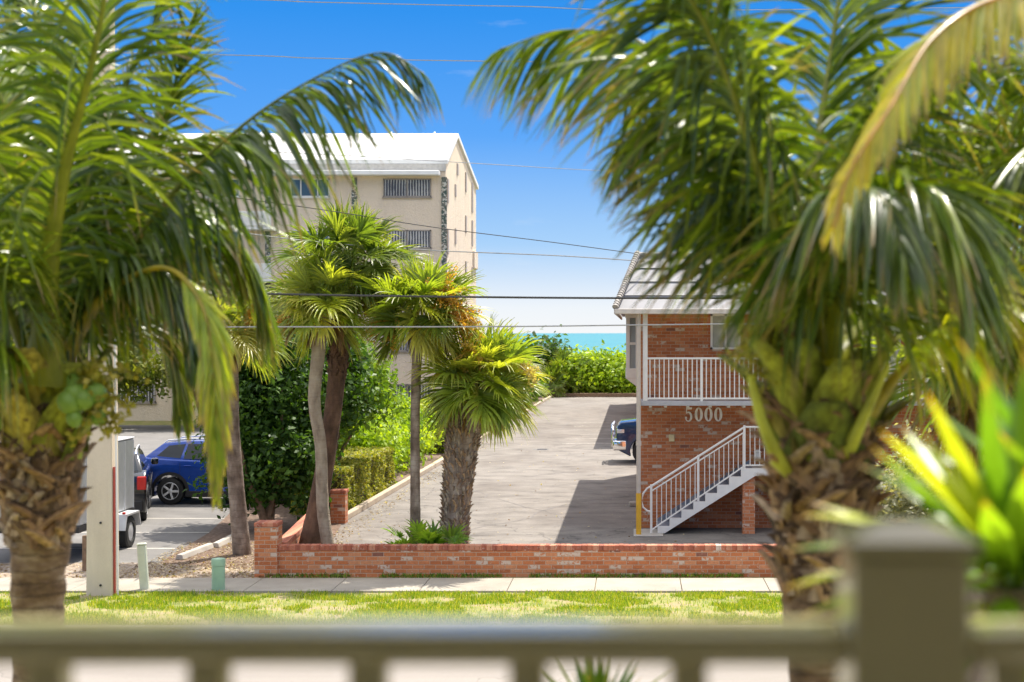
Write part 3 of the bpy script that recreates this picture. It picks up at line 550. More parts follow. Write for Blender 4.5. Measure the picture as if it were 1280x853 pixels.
# ------------------------------------------------------------------ vehicles
def arch(cx,r,n=10,z0=.28): # points over a wheel from right to left (+x to -x)
    return [(cx+r*math.cos(a), .36+r*math.sin(a)) for a in [math.pi*i/n for i in range(n+1)]]
def make_car(name,label,cat,loc,rz,paint,kind='suv',group=None,guard=False):
    T = thing(name,label,cat,loc,rz,group); hw=.92
    if kind=='suv':
        fw,rw_,R,ra=1.38,-1.38,.355,.43
        low=[(2.20,.24),(2.30,.36),(2.33,.62),(2.28,.86),(2.12,1.00),(1.72,1.08),(1.12,1.15),(.2,1.13),(-1.3,1.19),(-2.05,1.24),(-2.24,1.12),(-2.30,.80),(-2.26,.42),(-2.16,.27)]
        gh=[(1.16,1.13),(.35,1.58),(-.1,1.645),(-.9,1.66),(-1.6,1.60),(-2.12,1.20)]; wz=(1.19,1.56)
        wins=[[(.85,1.19),(.30,1.535),(-.14,1.575),(-.14,1.17)],[(-.22,1.17),(-.22,1.58),(-.95,1.585),(-1.05,1.20)],[(-1.13,1.21),(-1.02,1.58),(-1.45,1.54),(-1.75,1.27)]]
    elif kind=='pickup':
        fw,rw_,R,ra=1.95,-1.75,.40,.48; hw=1.0
        low=[(2.75,.42),(2.88,.50),(2.90,.85),(2.86,1.30),(2.75,1.42),(2.2,1.48),(1.25,1.50),(.2,1.40),(-.9,1.38),(-.95,1.42),(-2.9,1.42),(-2.95,.9),(-2.9,.55),(-2.8,.45)]
        gh=[(1.3,1.47),(.75,1.93),(.2,1.98),(-.6,1.97),(-.85,1.92),(-.95,1.36)]; wz=(1.5,1.9)
        wins=[[(1.02,1.52),(.66,1.86),(.12,1.90),(.12,1.50)],[(.04,1.50),(.04,1.90),(-.6,1.89),(-.75,1.50)]]
    else:
        fw,rw_,R,ra=1.40,-1.32,.33,.40
        low=[(2.2,.2),(2.33,.36),(2.32,.6),(2.2,.74),(1.8,.84),(1.0,.95),(-1.4,.98),(-2.15,1.0),(-2.3,.9),(-2.33,.6),(-2.26,.36),(-2.15,.25)]
        gh=[(1.05,.94),(.25,1.38),(-.3,1.45),(-.8,1.43),(-1.7,.98)]; wz=(1.0,1.38)
        wins=[[(.7,.99),(.2,1.33),(-.3,1.39),(-.3,.99)],[(-.38,.99),(-.38,1.39),(-.85,1.36),(-1.3,1.02)]]
    zc = R+.005
    bot = [(rw_+ra*math.cos(a),zc+ra*math.sin(a)) for a in [math.radians(200-d*14.66) for d in range(16)]]; bot = [q for q in bot]
    bot2 = [(fw+ra*math.cos(a),zc+ra*math.sin(a)) for a in [math.radians(200-d*14.66) for d in range(16)]]
    outline = low+bot+bot2
    m = MB(); m.prism([(x,-hw,z) for x,z in outline],(0,2*hw,0))
    m.build('body',paint,T,local=True,bev=.045,seg=3,smooth=True,angle=50)
    # greenhouse with tumblehome
    zb_=min(z for x,z in gh); k_=.30
    m = MB(); L=[m.bm.verts.new((x,-(hw-.06-(z-zb_)*k_),z)) for x,z in gh]; Rr=[m.bm.verts.new((x,(hw-.06-(z-zb_)*k_),z)) for x,z in gh]
    m.bm.faces.new(L); m.bm.faces.new(Rr[::-1])
    for i in range(len(gh)): m.bm.faces.new((L[i],L[(i+1)%len(gh)],Rr[(i+1)%len(gh)],Rr[i]))
    m.build('roof',paint,T,local=True,bev=.03,seg=2,smooth=True)
    for sgn in (-1,1):
        for wv in wins:
            m = MB(); q=[(x,sgn*(hw-.06-(z-zb_)*k_+.004),z) for x,z in wv]; m.prism(q,(0,sgn*.004,0)); m.build('side_window',M_glass,T,local=True)
    def quadpanel(nm,a,b,mat,ins=.10,t0=.08,t1=.92):
        (x0,z0),(x1,z1)=a,b; nx,nz=(z1-z0),-(x1-x0); ln=math.hypot(nx,nz); nx,nz=nx/ln,nz/ln
        if nz<0: nx,nz=-nx,-nz
        pts=[]
        for tt,s_ in ((t0,-1),(t0,1),(t1,1),(t1,-1)):
            x,z=lerp(x0,x1,tt),lerp(z0,z1,tt); y=s_*(hw-.06-(z-zb_)*k_-ins); pts.append((x+nx*.006,y,z+nz*.006))
        MB().prism(pts,(nx*.004,0,nz*.004)).build(nm,mat,T,local=True)
    quadpanel('windshield',gh[0],gh[1],M_glass); quadpanel('rear_window',gh[-1],gh[-2],M_glass)
    for cx in (fw,rw_):
        for s_ in (-1,1):
            y=s_*(hw-.02); Mx = Matrix.Translation((cx,y,R))@Matrix.Rotation(-s_*math.pi/2,4,'X')
            # lathe axis z -> outward y
            wh = MB(); wh.lathe([(R*.60,-.20),(R*.93,-.21),(R,-.18),(R,-.03),(R*.95,0),(R*.66,.012),(R*.62,-.01)],32,Mx); wo=wh.build('wheel',M_rubber,T,local=True,smooth=True)
            rm = MB(); rm.lathe([(R*.60,-.05),(R*.655,0.004),(R*.62,.012),(R*.585,-.01),(R*.56,-.07),(.02,-.075)],32,Mx)
            rm.lathe([(.055,-.05),(.055,.0),(.03,.008)],16,Mx)
            for j in range(5):
                Mr = Mx@Matrix.Rotation(j*2*math.pi/5,4,'Z'); rm.box(.03,R*.60,-.035,.022,-.03,.0,bev=.006,M=Mr); rm.box(.10,R*.60,.022,.05,-.035,-.01,bev=.004,M=Mr@Matrix.Rotation(.12,4,'Z'))
            rm.build('rim',M_alu,wo,local=True,smooth=True)
    # wheel-arch cladding and sills
    if kind!='pickup':
        for cx in (fw,rw_):
            for s_ in (-1,1):
                m = MB(); A_=[];B_=[]
                for i in range(17):
                    a=math.radians(-18+i*13.5); A_.append((cx+(ra-.01)*math.cos(a),zc+(ra-.01)*math.sin(a))); B_.append((cx+(ra+.07)*math.cos(a),zc+(ra+.07)*math.sin(a)))
                pts=[(x,s_*(hw-.01),z) for x,z in A_+B_[::-1]]; m.prism(pts,(0,s_*.018,0)); m.build('wheel_arch',M_black,T,local=True)
        for s_ in (-1,1): m = MB(); m.box(rw_+ra+.06,fw-ra-.06,s_*(hw+.0)-.012,s_*(hw)+.012,.20,.36,bev=.005); m.build('sill_trim',M_black,T,local=True)
    # lights
    fx = low[2][0]
    for s_ in (-1,1):
        zl = .80 if kind!='pickup' else 1.12
        hl = MB(); hl.box(fx-.30,fx-.015,s_*(hw-.13)-.14,s_*(hw-.13)+.135,zl-.09,zl+.09,bev=.04,seg=2); hl.build('headlight',M_lens,T,local=True,smooth=True)
        tl = MB(); tx=min(x for x,z in low); tl.box(tx-.01,tx+.16,s_*(hw-.10)-.10,s_*(hw-.10)+.108,zl+.0,zl+.32,bev=.02); tl.build('tail_light',M_red,T,local=True)
        mi = MB(); mi.box(gh[0][0]-.42,gh[0][0]-.24,s_*(hw+.10)-.09,s_*(hw+.10)+.09,wz[0]-.03,wz[0]+.13,bev=.04,seg=2); mi.build('mirror',paint,T,local=True,smooth=True)
        hd = MB(); hd.box(.02,.20,s_*(hw+.012)-.012,s_*(hw+.012)+.012,wz[0]-.2,wz[0]-.17,bev=.006); hd.box(-1.02,-.84,s_*(hw+.012)-.012,s_*(hw+.012)+.012,wz[0]-.19,wz[0]-.16,bev=.006); hd.build('door_handle',paint,T,local=True)
        sm = MB()
        for x_ in (.95,-.18,-1.12 if kind!='pickup' else -.9): sm.box(x_-.004,x_+.004,s_*hw-.003,s_*hw+.003,.38,wz[0]-.08)
        sm.build('door_seam',M_black,T,local=True)
    gr = MB(); gr.box(fx-.03,fx+.012,-.62,.62,.52 if kind!='pickup' else .86,.80 if kind!='pickup' else 1.24,bev=.02)
    for i in range(4):
        z_=(.56 if kind!='pickup' else .90)+i*.075; gr.box(fx+.008,fx+.02,-.58,.58,z_,z_+.025)
    gr.build('grille',M_black if kind!='pickup' else M_chrome,T,local=True)
    bu = MB()
    if kind=='pickup': bu.box(fx-.34,fx+.12,-1.02,1.02,.46,.80,bev=.05,seg=3); bu.build('front_bumper',M_chrome,T,local=True,smooth=True)
    else: bu.box(low[0][0]-.06,low[1][0]+.045,-.85,.85,.22,.42,bev=.03); bu.build('front_bumper',M_black,T,local=True)
    rb = MB(); tx=min(x for x,z in low); rb.box(tx-.02,tx+.1,-.86,.86,.30 if kind!='pickup' else .5,.56 if kind!='pickup' else .72,bev=.03); rb.build('rear_bumper',M_black if kind!='pickup' else M_chrome,T,local=True)
    if kind=='suv':
        rr = MB()
        for s_ in (-1,1): rr.tube([(.35,s_*.66,1.60),(.25,s_*.66,1.70),(-.9,s_*.66,1.715),(-1.5,s_*.66,1.67),(-1.6,s_*.66,1.60)],.018,8)
        rr.build('roof_rails',M_alu,T,local=True)
    if guard:
        gg = MB()
        for s_ in (-1,1):
            gg.tube([(fx+.14,s_*.45,.55),(fx+.16,s_*.45,1.30),(fx+.06,s_*.45,1.38)],.035,10)
            gg.tube([(fx+.14,s_*.45,1.28),(fx+.14,s_*.9,1.26),(fx+.10,s_*1.0,1.15),(fx+.10,s_*1.0,.95),(fx+.14,s_*.9,.84),(fx+.14,s_*.45,.84)],.028,10)
        for z_ in (.86,1.06,1.30): gg.tube([(fx+.15,-.45,z_),(fx+.15,.45,z_)],.026,10)
        gg.build('grille_guard',M_chrome,T,local=True,smooth=True)
    return T
P_blue = simple('metallic_blue',(.012,.065,.36),.22,.3,var=.08,coat=1.0); P_dkblue = simple('dark_blue',(.008,.03,.10),.25,.3,var=.1,coat=1.0)
P_blk = simple('black_gloss',(.006,.008,.012),.2,.2,var=.1,coat=1.0); P_sil = simple('silver_gloss',(.45,.46,.47),.3,.6,var=.05,coat=1.0)
make_car('parked_suv','metallic blue sport utility car seen side on in the left parking lot','car',(XA(168,41.8)+2.30,42.75,.007),0,P_blue,'suv')
make_car('parked_suv','black sport utility car with red tail light just behind the grey trailer','car',(-13.0,39.6,.007),math.radians(90+15),P_blk,'suv')
make_car('pickup_truck','dark blue pickup nose with chrome grille guard poking out past the brick building','pickup truck',(XA(765,55)+3.05,55.9,.009),math.pi,P_dkblue,'pickup',guard=True)
make_car('parked_car','silver saloon car mostly hidden behind the dark green tree','car',(-12.0,50.5,.007),math.pi,P_sil,'sedan')
make_car('distant_car','small dark car far off behind the concrete utility pole','car',(XA(132,83)-1,83,.007),math.radians(10),P_blk,'sedan')
# trailer: enclosed cargo trailer
tx1 = XA(167,34.4); tr = thing('cargo_trailer','grey enclosed cargo trailer behind the concrete utility pole','trailer',(tx1-1,32.9,0))
zt_,zb_ = ZA(548,34.4),ZA(641,34.4)
m = MB(); m.box(tx1-1.95,tx1,31.05,34.45,zb_+.1,zt_,bev=.03); bo=m.build('box_body',M_trailer,tr)
m = MB()
for y in (31.4,32.2,33.0,33.8,34.38): m.box(tx1+.001,tx1+.012,y-.012,y+.012,zb_+.12,zt_-.03)
m.build('panel_seams',M_alu,bo)
MB().box(tx1-1.96,tx1+.01,31.04,34.46,zt_+.002,zt_+.03,bev=.008).build('roof_trim',M_alu,tr)
MB().box(tx1-1.96,tx1+.004,31.0,34.5,zb_-.02,zb_+.098).build('chassis',M_black,tr)
for yc in (33.55,):
    for s_ in (0,1):
        xx = tx1+.13 if s_ else tx1-2.08; Mx = Matrix.Translation((xx,yc,.34))@Matrix.Rotation(math.pi/2,4,'Y')
        wo = MB().lathe([(.19,-.1),(.31,-.11),(.34,-.08),(.34,.06),(.31,.09),(.21,.095),(.2,.06)],28,Mx).build('wheel',M_rubber,tr,smooth=True)
        MB().lathe([(.2,.0),(.195,.07),(.1,.085),(.04,.1)],20,Mx).build('rim',M_alu,wo,smooth=True)
        fe = MB(); x0_,x1_=(tx1+.004,tx1+.26) if s_ else (tx1-2.2,tx1-1.97)
        fe.prism([(x0_,yc-.55,.42),(x0_,yc-.42,.74),(x0_,yc+.42,.74),(x0_,yc+.55,.42),(x0_,yc+.50,.42),(x0_,yc+.385,.70),(x0_,yc-.385,.70),(x0_,yc-.50,.42)],(x1_-x0_,0,0)); fe.build('fender',M_alu,tr)
MB().box(tx1+.2,tx1+.262,33.0,33.06,.755,.80,bev=.01).build('marker_light',M_red,tr)

# ------------------------------------------------------------------ wheel stops, pole, pedestals
for (px0,py0,px1,py1,lab) in ((224,701,263,686,'nearer of the two concrete wheel stops beside the mulch bed'),(269,686,297,672,'farther concrete wheel stop beside the leaning grey palm trunk')):
    Y0,Y1 = 9000/(py0-PY),9000/(py1-PY); a=Vector((XA(px0,Y0),Y0,0)); b=Vector((XA(px1,Y1),Y1,0)); d=(b-a); L=d.length; ang=math.atan2(d.y,d.x)
    T = thing('wheel_stop',lab,'wheel stop',(a+b)/2,0); T.rotation_euler=(0,0,ang)
    m = MB(); A_=[(-L/2,-.09,.008),(-L/2,.09,.008),(-L/2,.055,.12),(-L/2,-.055,.12)]; m.prism(A_,(L,0,0)); m.build('block',M_concrete,T,local=True,bev=.018,seg=2)
pX,pY = XA(128.5,27.6),27.6
up = thing('utility_pole','tall square concrete utility pole between the left palm and the cargo trailer','utility pole',(pX,pY,0))
m = MB(); A=[m.bm.verts.new((pX+sx*.225,pY-.0+sy*.2,-.05)) for sx,sy in ((-1,-1),(1,-1),(1,1),(-1,1))]; B=[m.bm.verts.new((pX+sx*.15,pY+sy*.14,12.5)) for sx,sy in ((-1,-1),(1,-1),(1,1),(-1,1))]
m.bm.faces.new(A); m.bm.faces.new(B)
for k_ in range(4): m.bm.faces.new((A[k_],A[(k_+1)%4],B[(k_+1)%4],B[k_]))
m.build('pole',ground_mat('pole_concrete',[(.3,(.60,.51,.39)),(.7,(.72,.62,.48))],sc=(1,1,.3),scale=3,fine=60,finev=.15),up,bev=.02)
m = MB(); m.tube([(pX+.245,pY-.12,0),(pX+.235,pY-.12,2.2)],.022,8); m.build('red_conduit',simple('red_plastic',(.45,.08,.06),.5),up)
m = MB(); m.tube([(pX+.29,pY-.1,0),(pX+.215,pY-.1,6)],.02,8); m.build('white_conduit',M_metal_white,up)
m = MB()
for z in (.18,1.25): m.tube([(pX+.03,pY-.215,z),(pX+.03,pY-.19,z)],.02,8)
m.build('bolt',M_black,up)
m = MB(); m.box(pX-1.3,pX+1.3,pY-.28,pY-.17,11.2,11.32); m.build('crossarm',M_wood,up)
Yb=27.9; c1 = thing('utility_marker_post','pale weathered square marker post leaning slightly beside the sidewalk','marker post',P(182,742,Yb)*1)
c1.location=(XA(181,Yb),Yb,0); m = MB(); m.box(-.075,.075,-.05,.05,-.03,.80,bev=.015); m.box(-.082,.082,-.057,.057,.802,.84,bev=.015); o=m.build('post_body',M_cream,c1,local=True); c1.rotation_euler=(0,math.radians(-4),0)
c2 = thing('cable_pedestal','short round green utility pedestal on the grass near the pier','pedestal',(XA(273,27.85),27.85,0))
MB().lathe([(.112,-.02),(.115,.02),(.112,.45)],24).build('pedestal_base',M_lime,c2,local=True,smooth=True); MB().lathe([(.120,.453),(.122,.55),(.115,.575),(.03,.59)],24).build('pedestal_cap',M_lime,c2,local=True,smooth=True)
s1 = thing('wooden_stake','small weathered wooden stake left of the utility pole','stake',(XA(107,30.2),30.2,0)); MB().box(-.05,.05,-.05,.05,-.03,.68,bev=.008).build('stake_body',M_wood,s1,local=True)

# wires
def wire(lab, pts, r, mat, cat='wire', sag=0, grp='overhead wires along the street'):
    p=[Vector(q) for q in pts]; out=[]
    n=len(p)
    for i in range(n-1):
        p0=p[max(i-1,0)]; p1=p[i]; p2_=p[i+1]; p3=p[min(i+2,n-1)]
        for s_ in range(14):
            t_=s_/14; out.append(.5*((2*p1)+(p2_-p0)*t_+(2*p0-5*p1+4*p2_-p3)*t_*t_+(3*p1-p0-3*p2_+p3)*t_**3))
    out.append(p[-1]); o=MB().tube(out,r,6).build('overhead_wire',mat,smooth=True); tag(o,lab,cat,grp); return o
def PW(l,Y): return [P(a,b,Y) for a,b in l]
wire('thick black cable crossing in front of the fan palm crowns',PW([(-1500,350),(60,358),(310,367),(640,372),(940,373),(1500,372),(2600,350)],27.3),.020,M_cable_d)
wire('lowest grey cable crossing just above the sea horizon',PW([(-1500,405),(60,411),(290,409),(620,408.5),(940,405),(1500,402),(2600,385)],27.35),.013,M_cable_g)
wire('thin upper wire crossing the sky above the beige roof',PW([(-1500,40),(130,66),(400,73),(640,77),(1000,80),(2600,60)],27.45),.0085,M_cable_g)
wire('topmost faint wire near the top of the sky',PW([(-1500,-30),(130,-4),(400,3),(640,8),(1000,12),(2600,-10)],27.5),.008,M_cable_g)
wire('thin wire crossing the white roof of the beige block',[P(130,183,27.6),P(400,193,36),P(620,206,44),P(760,214,49),P(1100,230,60)],.010,M_cable_g)
wire('drop wire running from the utility pole to the mansard roof',[P(130,265,27.6),P(355,298,30),P(520,312,32.3),P(700,320,34.6),P(806,327,36.3)],.012,M_cable_g)
wire('thin twisted drop wire above the fan palms towards the mansard roof',[P(130,225,27.6),P(400,262,30),P(540,284,32.3),P(690,303,34.8),P(808,319,36.9)],.009,M_cable_d)

# ------------------------------------------------------------------ palms
def catmull(pts, n):
    p=[np.array(q,float) for q in pts]; p=[2*p[0]-p[1]]+p+[2*p[-1]-p[-2]]; out=[]
    segs=len(p)-3
    for k in range(n):
        u=k/(n-1)*segs; i=min(int(u),segs-1); t_=u-i; a,b,c,d=p[i:i+4]
        out.append(.5*((2*b)+(c-a)*t_+(2*a-5*b+4*c-d)*t_*t_+(3*b-a-3*c+d)*t_**3))
    return np.array(out)
def tube_arr(path, rad, seg=8, flat=1.0):
    n=len(path); T=norm(np.gradient(path,axis=0)); up=np.array([0,0,1.]) if np.abs(T[:,2]).mean()<.8 else np.array([0,1.,0]); U=np.cross(T,up); U=np.where(np.linalg.norm(U,axis=1,keepdims=True)<.05,np.array([[1,0,0.]]),U); U=norm(U); Wv=np.cross(T,U)
    a=np.arange(seg)*2*math.pi/seg; V=path[:,None,:]+(U[:,None,:]*np.cos(a)[None,:,None]+Wv[:,None,:]*np.sin(a)[None,:,None]*flat)*np.asarray(rad)[:,None,None]
    i=np.arange(n-1)[:,None]*seg; k=np.arange(seg)[None,:]; k2=(k+1)%seg
    Q_=np.stack([i+k,i+k2,i+seg+k2,i+seg+k],-1).reshape(-1,4); return V.reshape(-1,3),Q_
def coconut_frond(pts, parent, tone='g', llen=.78, n=85, droop=1.0, side0=None, w0=.0125, pet=.075, start=.16, vee=.25, seed=0, fwd=0):
    R_=np.random.default_rng(seed+11); N=64; path=catmull(pts,N); seglen=np.r_[0,np.cumsum(np.linalg.norm(np.diff(path,axis=0),axis=1))]; L=seglen[-1]
    tgrid=seglen/L; T=norm(np.gradient(path,axis=0)); up=np.array([0,0,1.])
    side=np.cross(T,up); ln=np.linalg.norm(side,axis=1,keepdims=True); side=side/np.maximum(ln,1e-6)
    for i in range(1,N):
        if np.dot(side[i],side[i-1])<0: side[i]=-side[i]
    if side0 is not None: side=np.tile(np.array(side0,float),(N,1)); side=norm(side-T*np.sum(side*T,1,keepdims=True))
    nor=norm(np.cross(side,T)); 
    pal={'g':[(.06,.12,.015),(.15,.23,.02),(.30,.37,.04)],'y':[(.34,.46,.02),(.50,.58,.03),(.62,.60,.05)],'d':[(.03,.07,.012),(.08,.14,.018),(.17,.24,.025)],'o':[(.55,.50,.05),(.62,.52,.10),(.42,.48,.05)]}[tone]; pal=np.array(pal)
    Vs=[];Qs=[];Cs=[];off=0
    rad=pet*(1-tgrid)**1.9*.75+.007; rad=np.where(tgrid<.10,rad*(1+(.10-tgrid)*7),rad); v,q=tube_arr(path,rad,8,.55); Vs.append(v);Qs.append(q);off=len(v)
    pc={'g':(.36,.38,.04),'y':(.50,.42,.05),'d':(.24,.27,.035),'o':(.50,.30,.06)}[tone]; c=np.tile(np.array(pc),(len(v),1)); c*= (.85+.3*R_.random((len(v),1))); Cs.append(c)
    NS=7; s=np.linspace(0,1,NS)
    for sg in (-1,1):
        n=int(n*1.5); tt=start+(1-start)*(np.arange(n)+R_.random(n)*.6)/n; tt=np.minimum(tt,.995)
        pi=np.stack([np.interp(tt,tgrid,path[:,k]) for k in range(3)],1); Ti=norm(np.stack([np.interp(tt,tgrid,T[:,k]) for k in range(3)],1))
        Si=norm(np.stack([np.interp(tt,tgrid,side[:,k]) for k in range(3)],1))*sg; Ni=norm(np.stack([np.interp(tt,tgrid,nor[:,k]) for k in range(3)],1))
        prof=np.clip(np.minimum(1,.55+ (tt-start)*3.2)*(1-.62*np.clip((tt-.55)/.45,0,1)**1.4),.2,1); ll=llen*prof*(.85+.3*R_.random(n))
        ang=np.radians(38+fwd+34*tt+R_.normal(size=n)*2.5); d=norm(Si*np.cos(ang)[:,None]+Ti*np.sin(ang)[:,None]+Ni*(vee+.06*R_.normal(size=n))[:,None])
        g=(droop*(1.2+.22*R_.normal(size=n)).clip(.2,2.6)); g=np.where(R_.random(n)<.09,g*2.6,g); pts_=[pi]; dd=d.copy(); cur=pi.copy(); st=ll/(NS-1); dirs=[dd]
        for j in range(1,NS):
            dd=norm(dd+np.array([[0,0,-1.]])*(g*(.30 if j<=3 else .10)*(ll/.8)**.5)[:,None]+R_.normal(size=(n,3))*.018); cur=cur+dd*st[:,None]; pts_.append(cur.copy()); dirs.append(dd)
        Pt=np.stack(pts_,1); Dt=np.stack(dirs,1)
        wd=norm(np.cross(Dt,Ni[:,None,:]+.35*R_.normal(size=(n,1,3)))); cr=np.cross(wd,Dt)
        wp=(w0*(.75+.5*R_.random(n)))[:,None]*np.array([.55,1,1.05,.95,.75,.45,.05])[None,:]*prof[:,None]**.4
        Lf=Pt-wd*wp[...,None]+cr*wp[...,None]*.35; Rt=Pt+wd*wp[...,None]+cr*wp[...,None]*.35
        V=np.stack([Lf,Pt,Rt],2).reshape(-1,3); i=(np.arange(n)*NS*3)[:,None,None]; j=(np.arange(NS-1)*3)[None,:,None]; k=np.array([0,1])[None,None,:]
        a=(i+j+k)+off; Q_=np.stack([a,a+1,a+4,a+3],-1).reshape(-1,4); Vs.append(V);Qs.append(Q_);off+=len(V)
        r_=R_.random(n)*1.999; i0=r_.astype(int); fr=(r_-i0)[:,None]; col=pal[i0]*(1-fr)+pal[i0+1]*fr; col=np.repeat(col[:,None,:],NS*3,1)
        tipf=(R_.random(n)<(.45 if tone in 'gd' else .8))[:,None,None]*np.clip((s-.72)/.2,0,1)[None,:,None]; tipf=np.repeat(tipf,3,1)
        col=col*(1-tipf)+np.array([.36,.24,.13])*tipf; Cs.append(col.reshape(-1,3))
    return arr_obj('frond',np.concatenate(Vs),np.concatenate(Qs),M_leaf,parent,np.concatenate(Cs),smooth=True)
t = NT('palm_bark'); sp=t.add('ShaderNodeSeparateXYZ'); t.l.new(t.pos(),sp.inputs[0])
rg=t.math('FRACT',t.math('ADD',t.math('MULTIPLY',sp.outputs[2],13.0),t.math('MULTIPLY',t.noise(5),1.2)))
c=t.ramp(t.noise(7,t.pos((1,1,2)),detail=6),[(.3,(.07,.04,.025)),(.5,(.19,.12,.075)),(.72,(.36,.27,.19))]); c=t.mix(t.mrange(rg,.0,.22,.75,0),c,(.045,.028,.02)); t.base(c); t.rough(.95); t.bump(t.math('ADD',rg,t.noise(30)),.7,.02); M_bark=t.m
t = NT('fan_palm_bark'); sp=t.add('ShaderNodeSeparateXYZ'); t.l.new(t.pos(),sp.inputs[0])
rg=t.math('FRACT',t.math('ADD',t.math('MULTIPLY',sp.outputs[2],9.0),t.math('MULTIPLY',t.noise(3),1.6)))
c=t.ramp(t.noise(5,t.pos((1,1,.6)),detail=7),[(.3,(.10,.07,.05)),(.5,(.24,.185,.145)),(.72,(.42,.36,.30))]); c=t.mix(t.mrange(rg,.0,.14,.55,0),c,(.08,.055,.04)); t.base(c); t.rough(.95); t.bump(t.math('ADD',rg,t.noise(26)),.6,.02); M_bark2=t.m
def tintbark(nm,st):
    t=NT(nm); c=t.ramp(t.noise(6,t.pos((1,1,.5)),detail=7),st); c=t.mix(t.mrange(t.noise(3,t.pos((1,1,12)),detail=3),.5,.75,0,.35),c,t.mix(1.0,c,(.5,.45,.4),'MULTIPLY')); t.base(c); t.rough(.95); t.bump(t.noise(16,t.pos((1,1,2.2)),detail=6,rough=.7),1.0,.05); return t.m
M_bark3=tintbark('red_brown_bark',[(.3,(.07,.04,.025)),(.55,(.17,.095,.06)),(.75,(.30,.18,.115))]); M_bark4=tintbark('pale_bark',[(.3,(.24,.18,.13)),(.5,(.40,.32,.24)),(.75,(.52,.44,.34))])
t = NT('boot_fibre'); a=t.add('ShaderNodeAttribute',attribute_name='Col'); c=t.mix(t.mrange(t.noise(30,t.pos((1,1,.25)),detail=5),.3,.7,0,1),t.mix(1.0,a.outputs['Color'],(.35,.32,.3),'MULTIPLY'),a.outputs['Color']); t.base(c); t.rough(.9); t.bump(t.noise(60,t.pos((1,1,.2))),.6,.01); M_boot=t.m
def trunk(parent, path, rad, mat=M_bark, seg=18, rough=.04, name='trunk', ringn=70):
    pth=catmull(path,ringn); r=np.interp(np.linspace(0,1,ringn),np.linspace(0,1,len(rad)),rad)
    V,Q_=tube_arr(pth,r,seg); V=V.reshape(ringn,seg,3); ctr=pth[:,None,:]
    nz=np.array([[mnoise.noise(Vector((V[i,k]*np.array([5,5,9])).tolist()))+.5*((i%3)/2-.5)*.5 for k in range(seg)] for i in range(ringn)])
    V=ctr+(V-ctr)*(1+nz[...,None]*rough*4); return arr_obj(name,V.reshape(-1,3),Q_,mat,parent,smooth=True)
def boots(parent, path, rad, n, size, spread, cols, name='leaf_bases', zr=(0,1), split=False, seed=3, jit=.25):
    R_=np.random.default_rng(seed); pth=catmull(path,60); Vs=[];Cs=[];Qs=[];off=0; cols=np.array(cols)
    for i in range(n):
        f=lerp(zr[0],zr[1],(i+R_.random()*.6)/n); az=i*2.39996+R_.normal()*.15; c=np.array([np.interp(f,np.linspace(0,1,60),pth[:,k]) for k in range(3)]); r=np.interp(f,np.linspace(0,1,len(rad)),rad)
        o=np.array([math.cos(az),math.sin(az),0]); s_=np.array([-math.sin(az),math.cos(az),0]); h=size*(.7+.6*R_.random()); wd=size*.42*(.8+.4*R_.random()); sp=spread*(.6+.8*R_.random())*(1 if jit<.5 else R_.random()*1.6); tw=R_.normal()*jit
        parts=[(-.5,.0),(.5,.0)] if split else [(0,0)]
        for ps,_ in parts:
            rows=[]
            for j in range(5):
                u=j/4; ctr=c+o*(r*.93+sp*u**1.6*h)+np.array([0,0,(u-.25)*h*(1-.25*u)])+s_*(ps*wd*(1.1-u*(-.9 if split else 0))+tw*u*h)
                ww=wd*(1-.62*u)*(.5 if split else 1)+.004; th=.028*(1-.5*u)
                rows.append([ctr-s_*ww-o*th, ctr+o*th, ctr+s_*ww-o*th, ctr-o*th*1.2])
            v=np.array(rows).reshape(-1,3); Vs.append(v)
            for j in range(4):
                for k in range(4): Qs.append([off+j*4+k,off+j*4+(k+1)%4,off+(j+1)*4+(k+1)%4,off+(j+1)*4+k])
            Qs.append([off+16,off+17,off+18,off+19]); col=cols[R_.integers(len(cols))]*(.7+.6*R_.random()); cc=np.tile(col,(len(v),1)); Cs.append(cc); off+=len(v)
    return arr_obj(name,np.concatenate(Vs),np.array(Qs),M_boot,parent,np.concatenate(Cs),smooth=False)
M_nut=simple('green_coconut',(.18,.30,.045),.45,var=.15,scale=8)
def nuts(parent, ctr, n, r, seed=1, stalk=None):
    R_=random.Random(seed)
    for i in range(n):
        p=Vector(ctr)+Vector((R_.uniform(-1,1)*r*2.0,R_.uniform(-1.6,.4)*r,R_.uniform(-1,1)*r*1.7)); m=MB(); rr=r*R_.uniform(.8,1.1)
        prof=[(rr*.15,-rr*1.15),(rr*.55,-rr*1.02),(rr*.9,-rr*.5),(rr*1.0,0),(rr*.85,rr*.6),(rr*.45,rr*1.0),(rr*.1,rr*1.1)]
        Mx=Matrix.Translation(p)@Matrix.Rotation(R_.uniform(-.8,.8),4,'X')@Matrix.Rotation(R_.uniform(-.8,.8),4,'Y'); m.lathe(prof,16,Mx)
        m.tube([p+Vector((0,0,rr)),(p+Vector(stalk))/2+Vector((0,0,.05)),Vector(stalk)],.008,6); m.build('coconut',M_nut,parent,smooth=True)
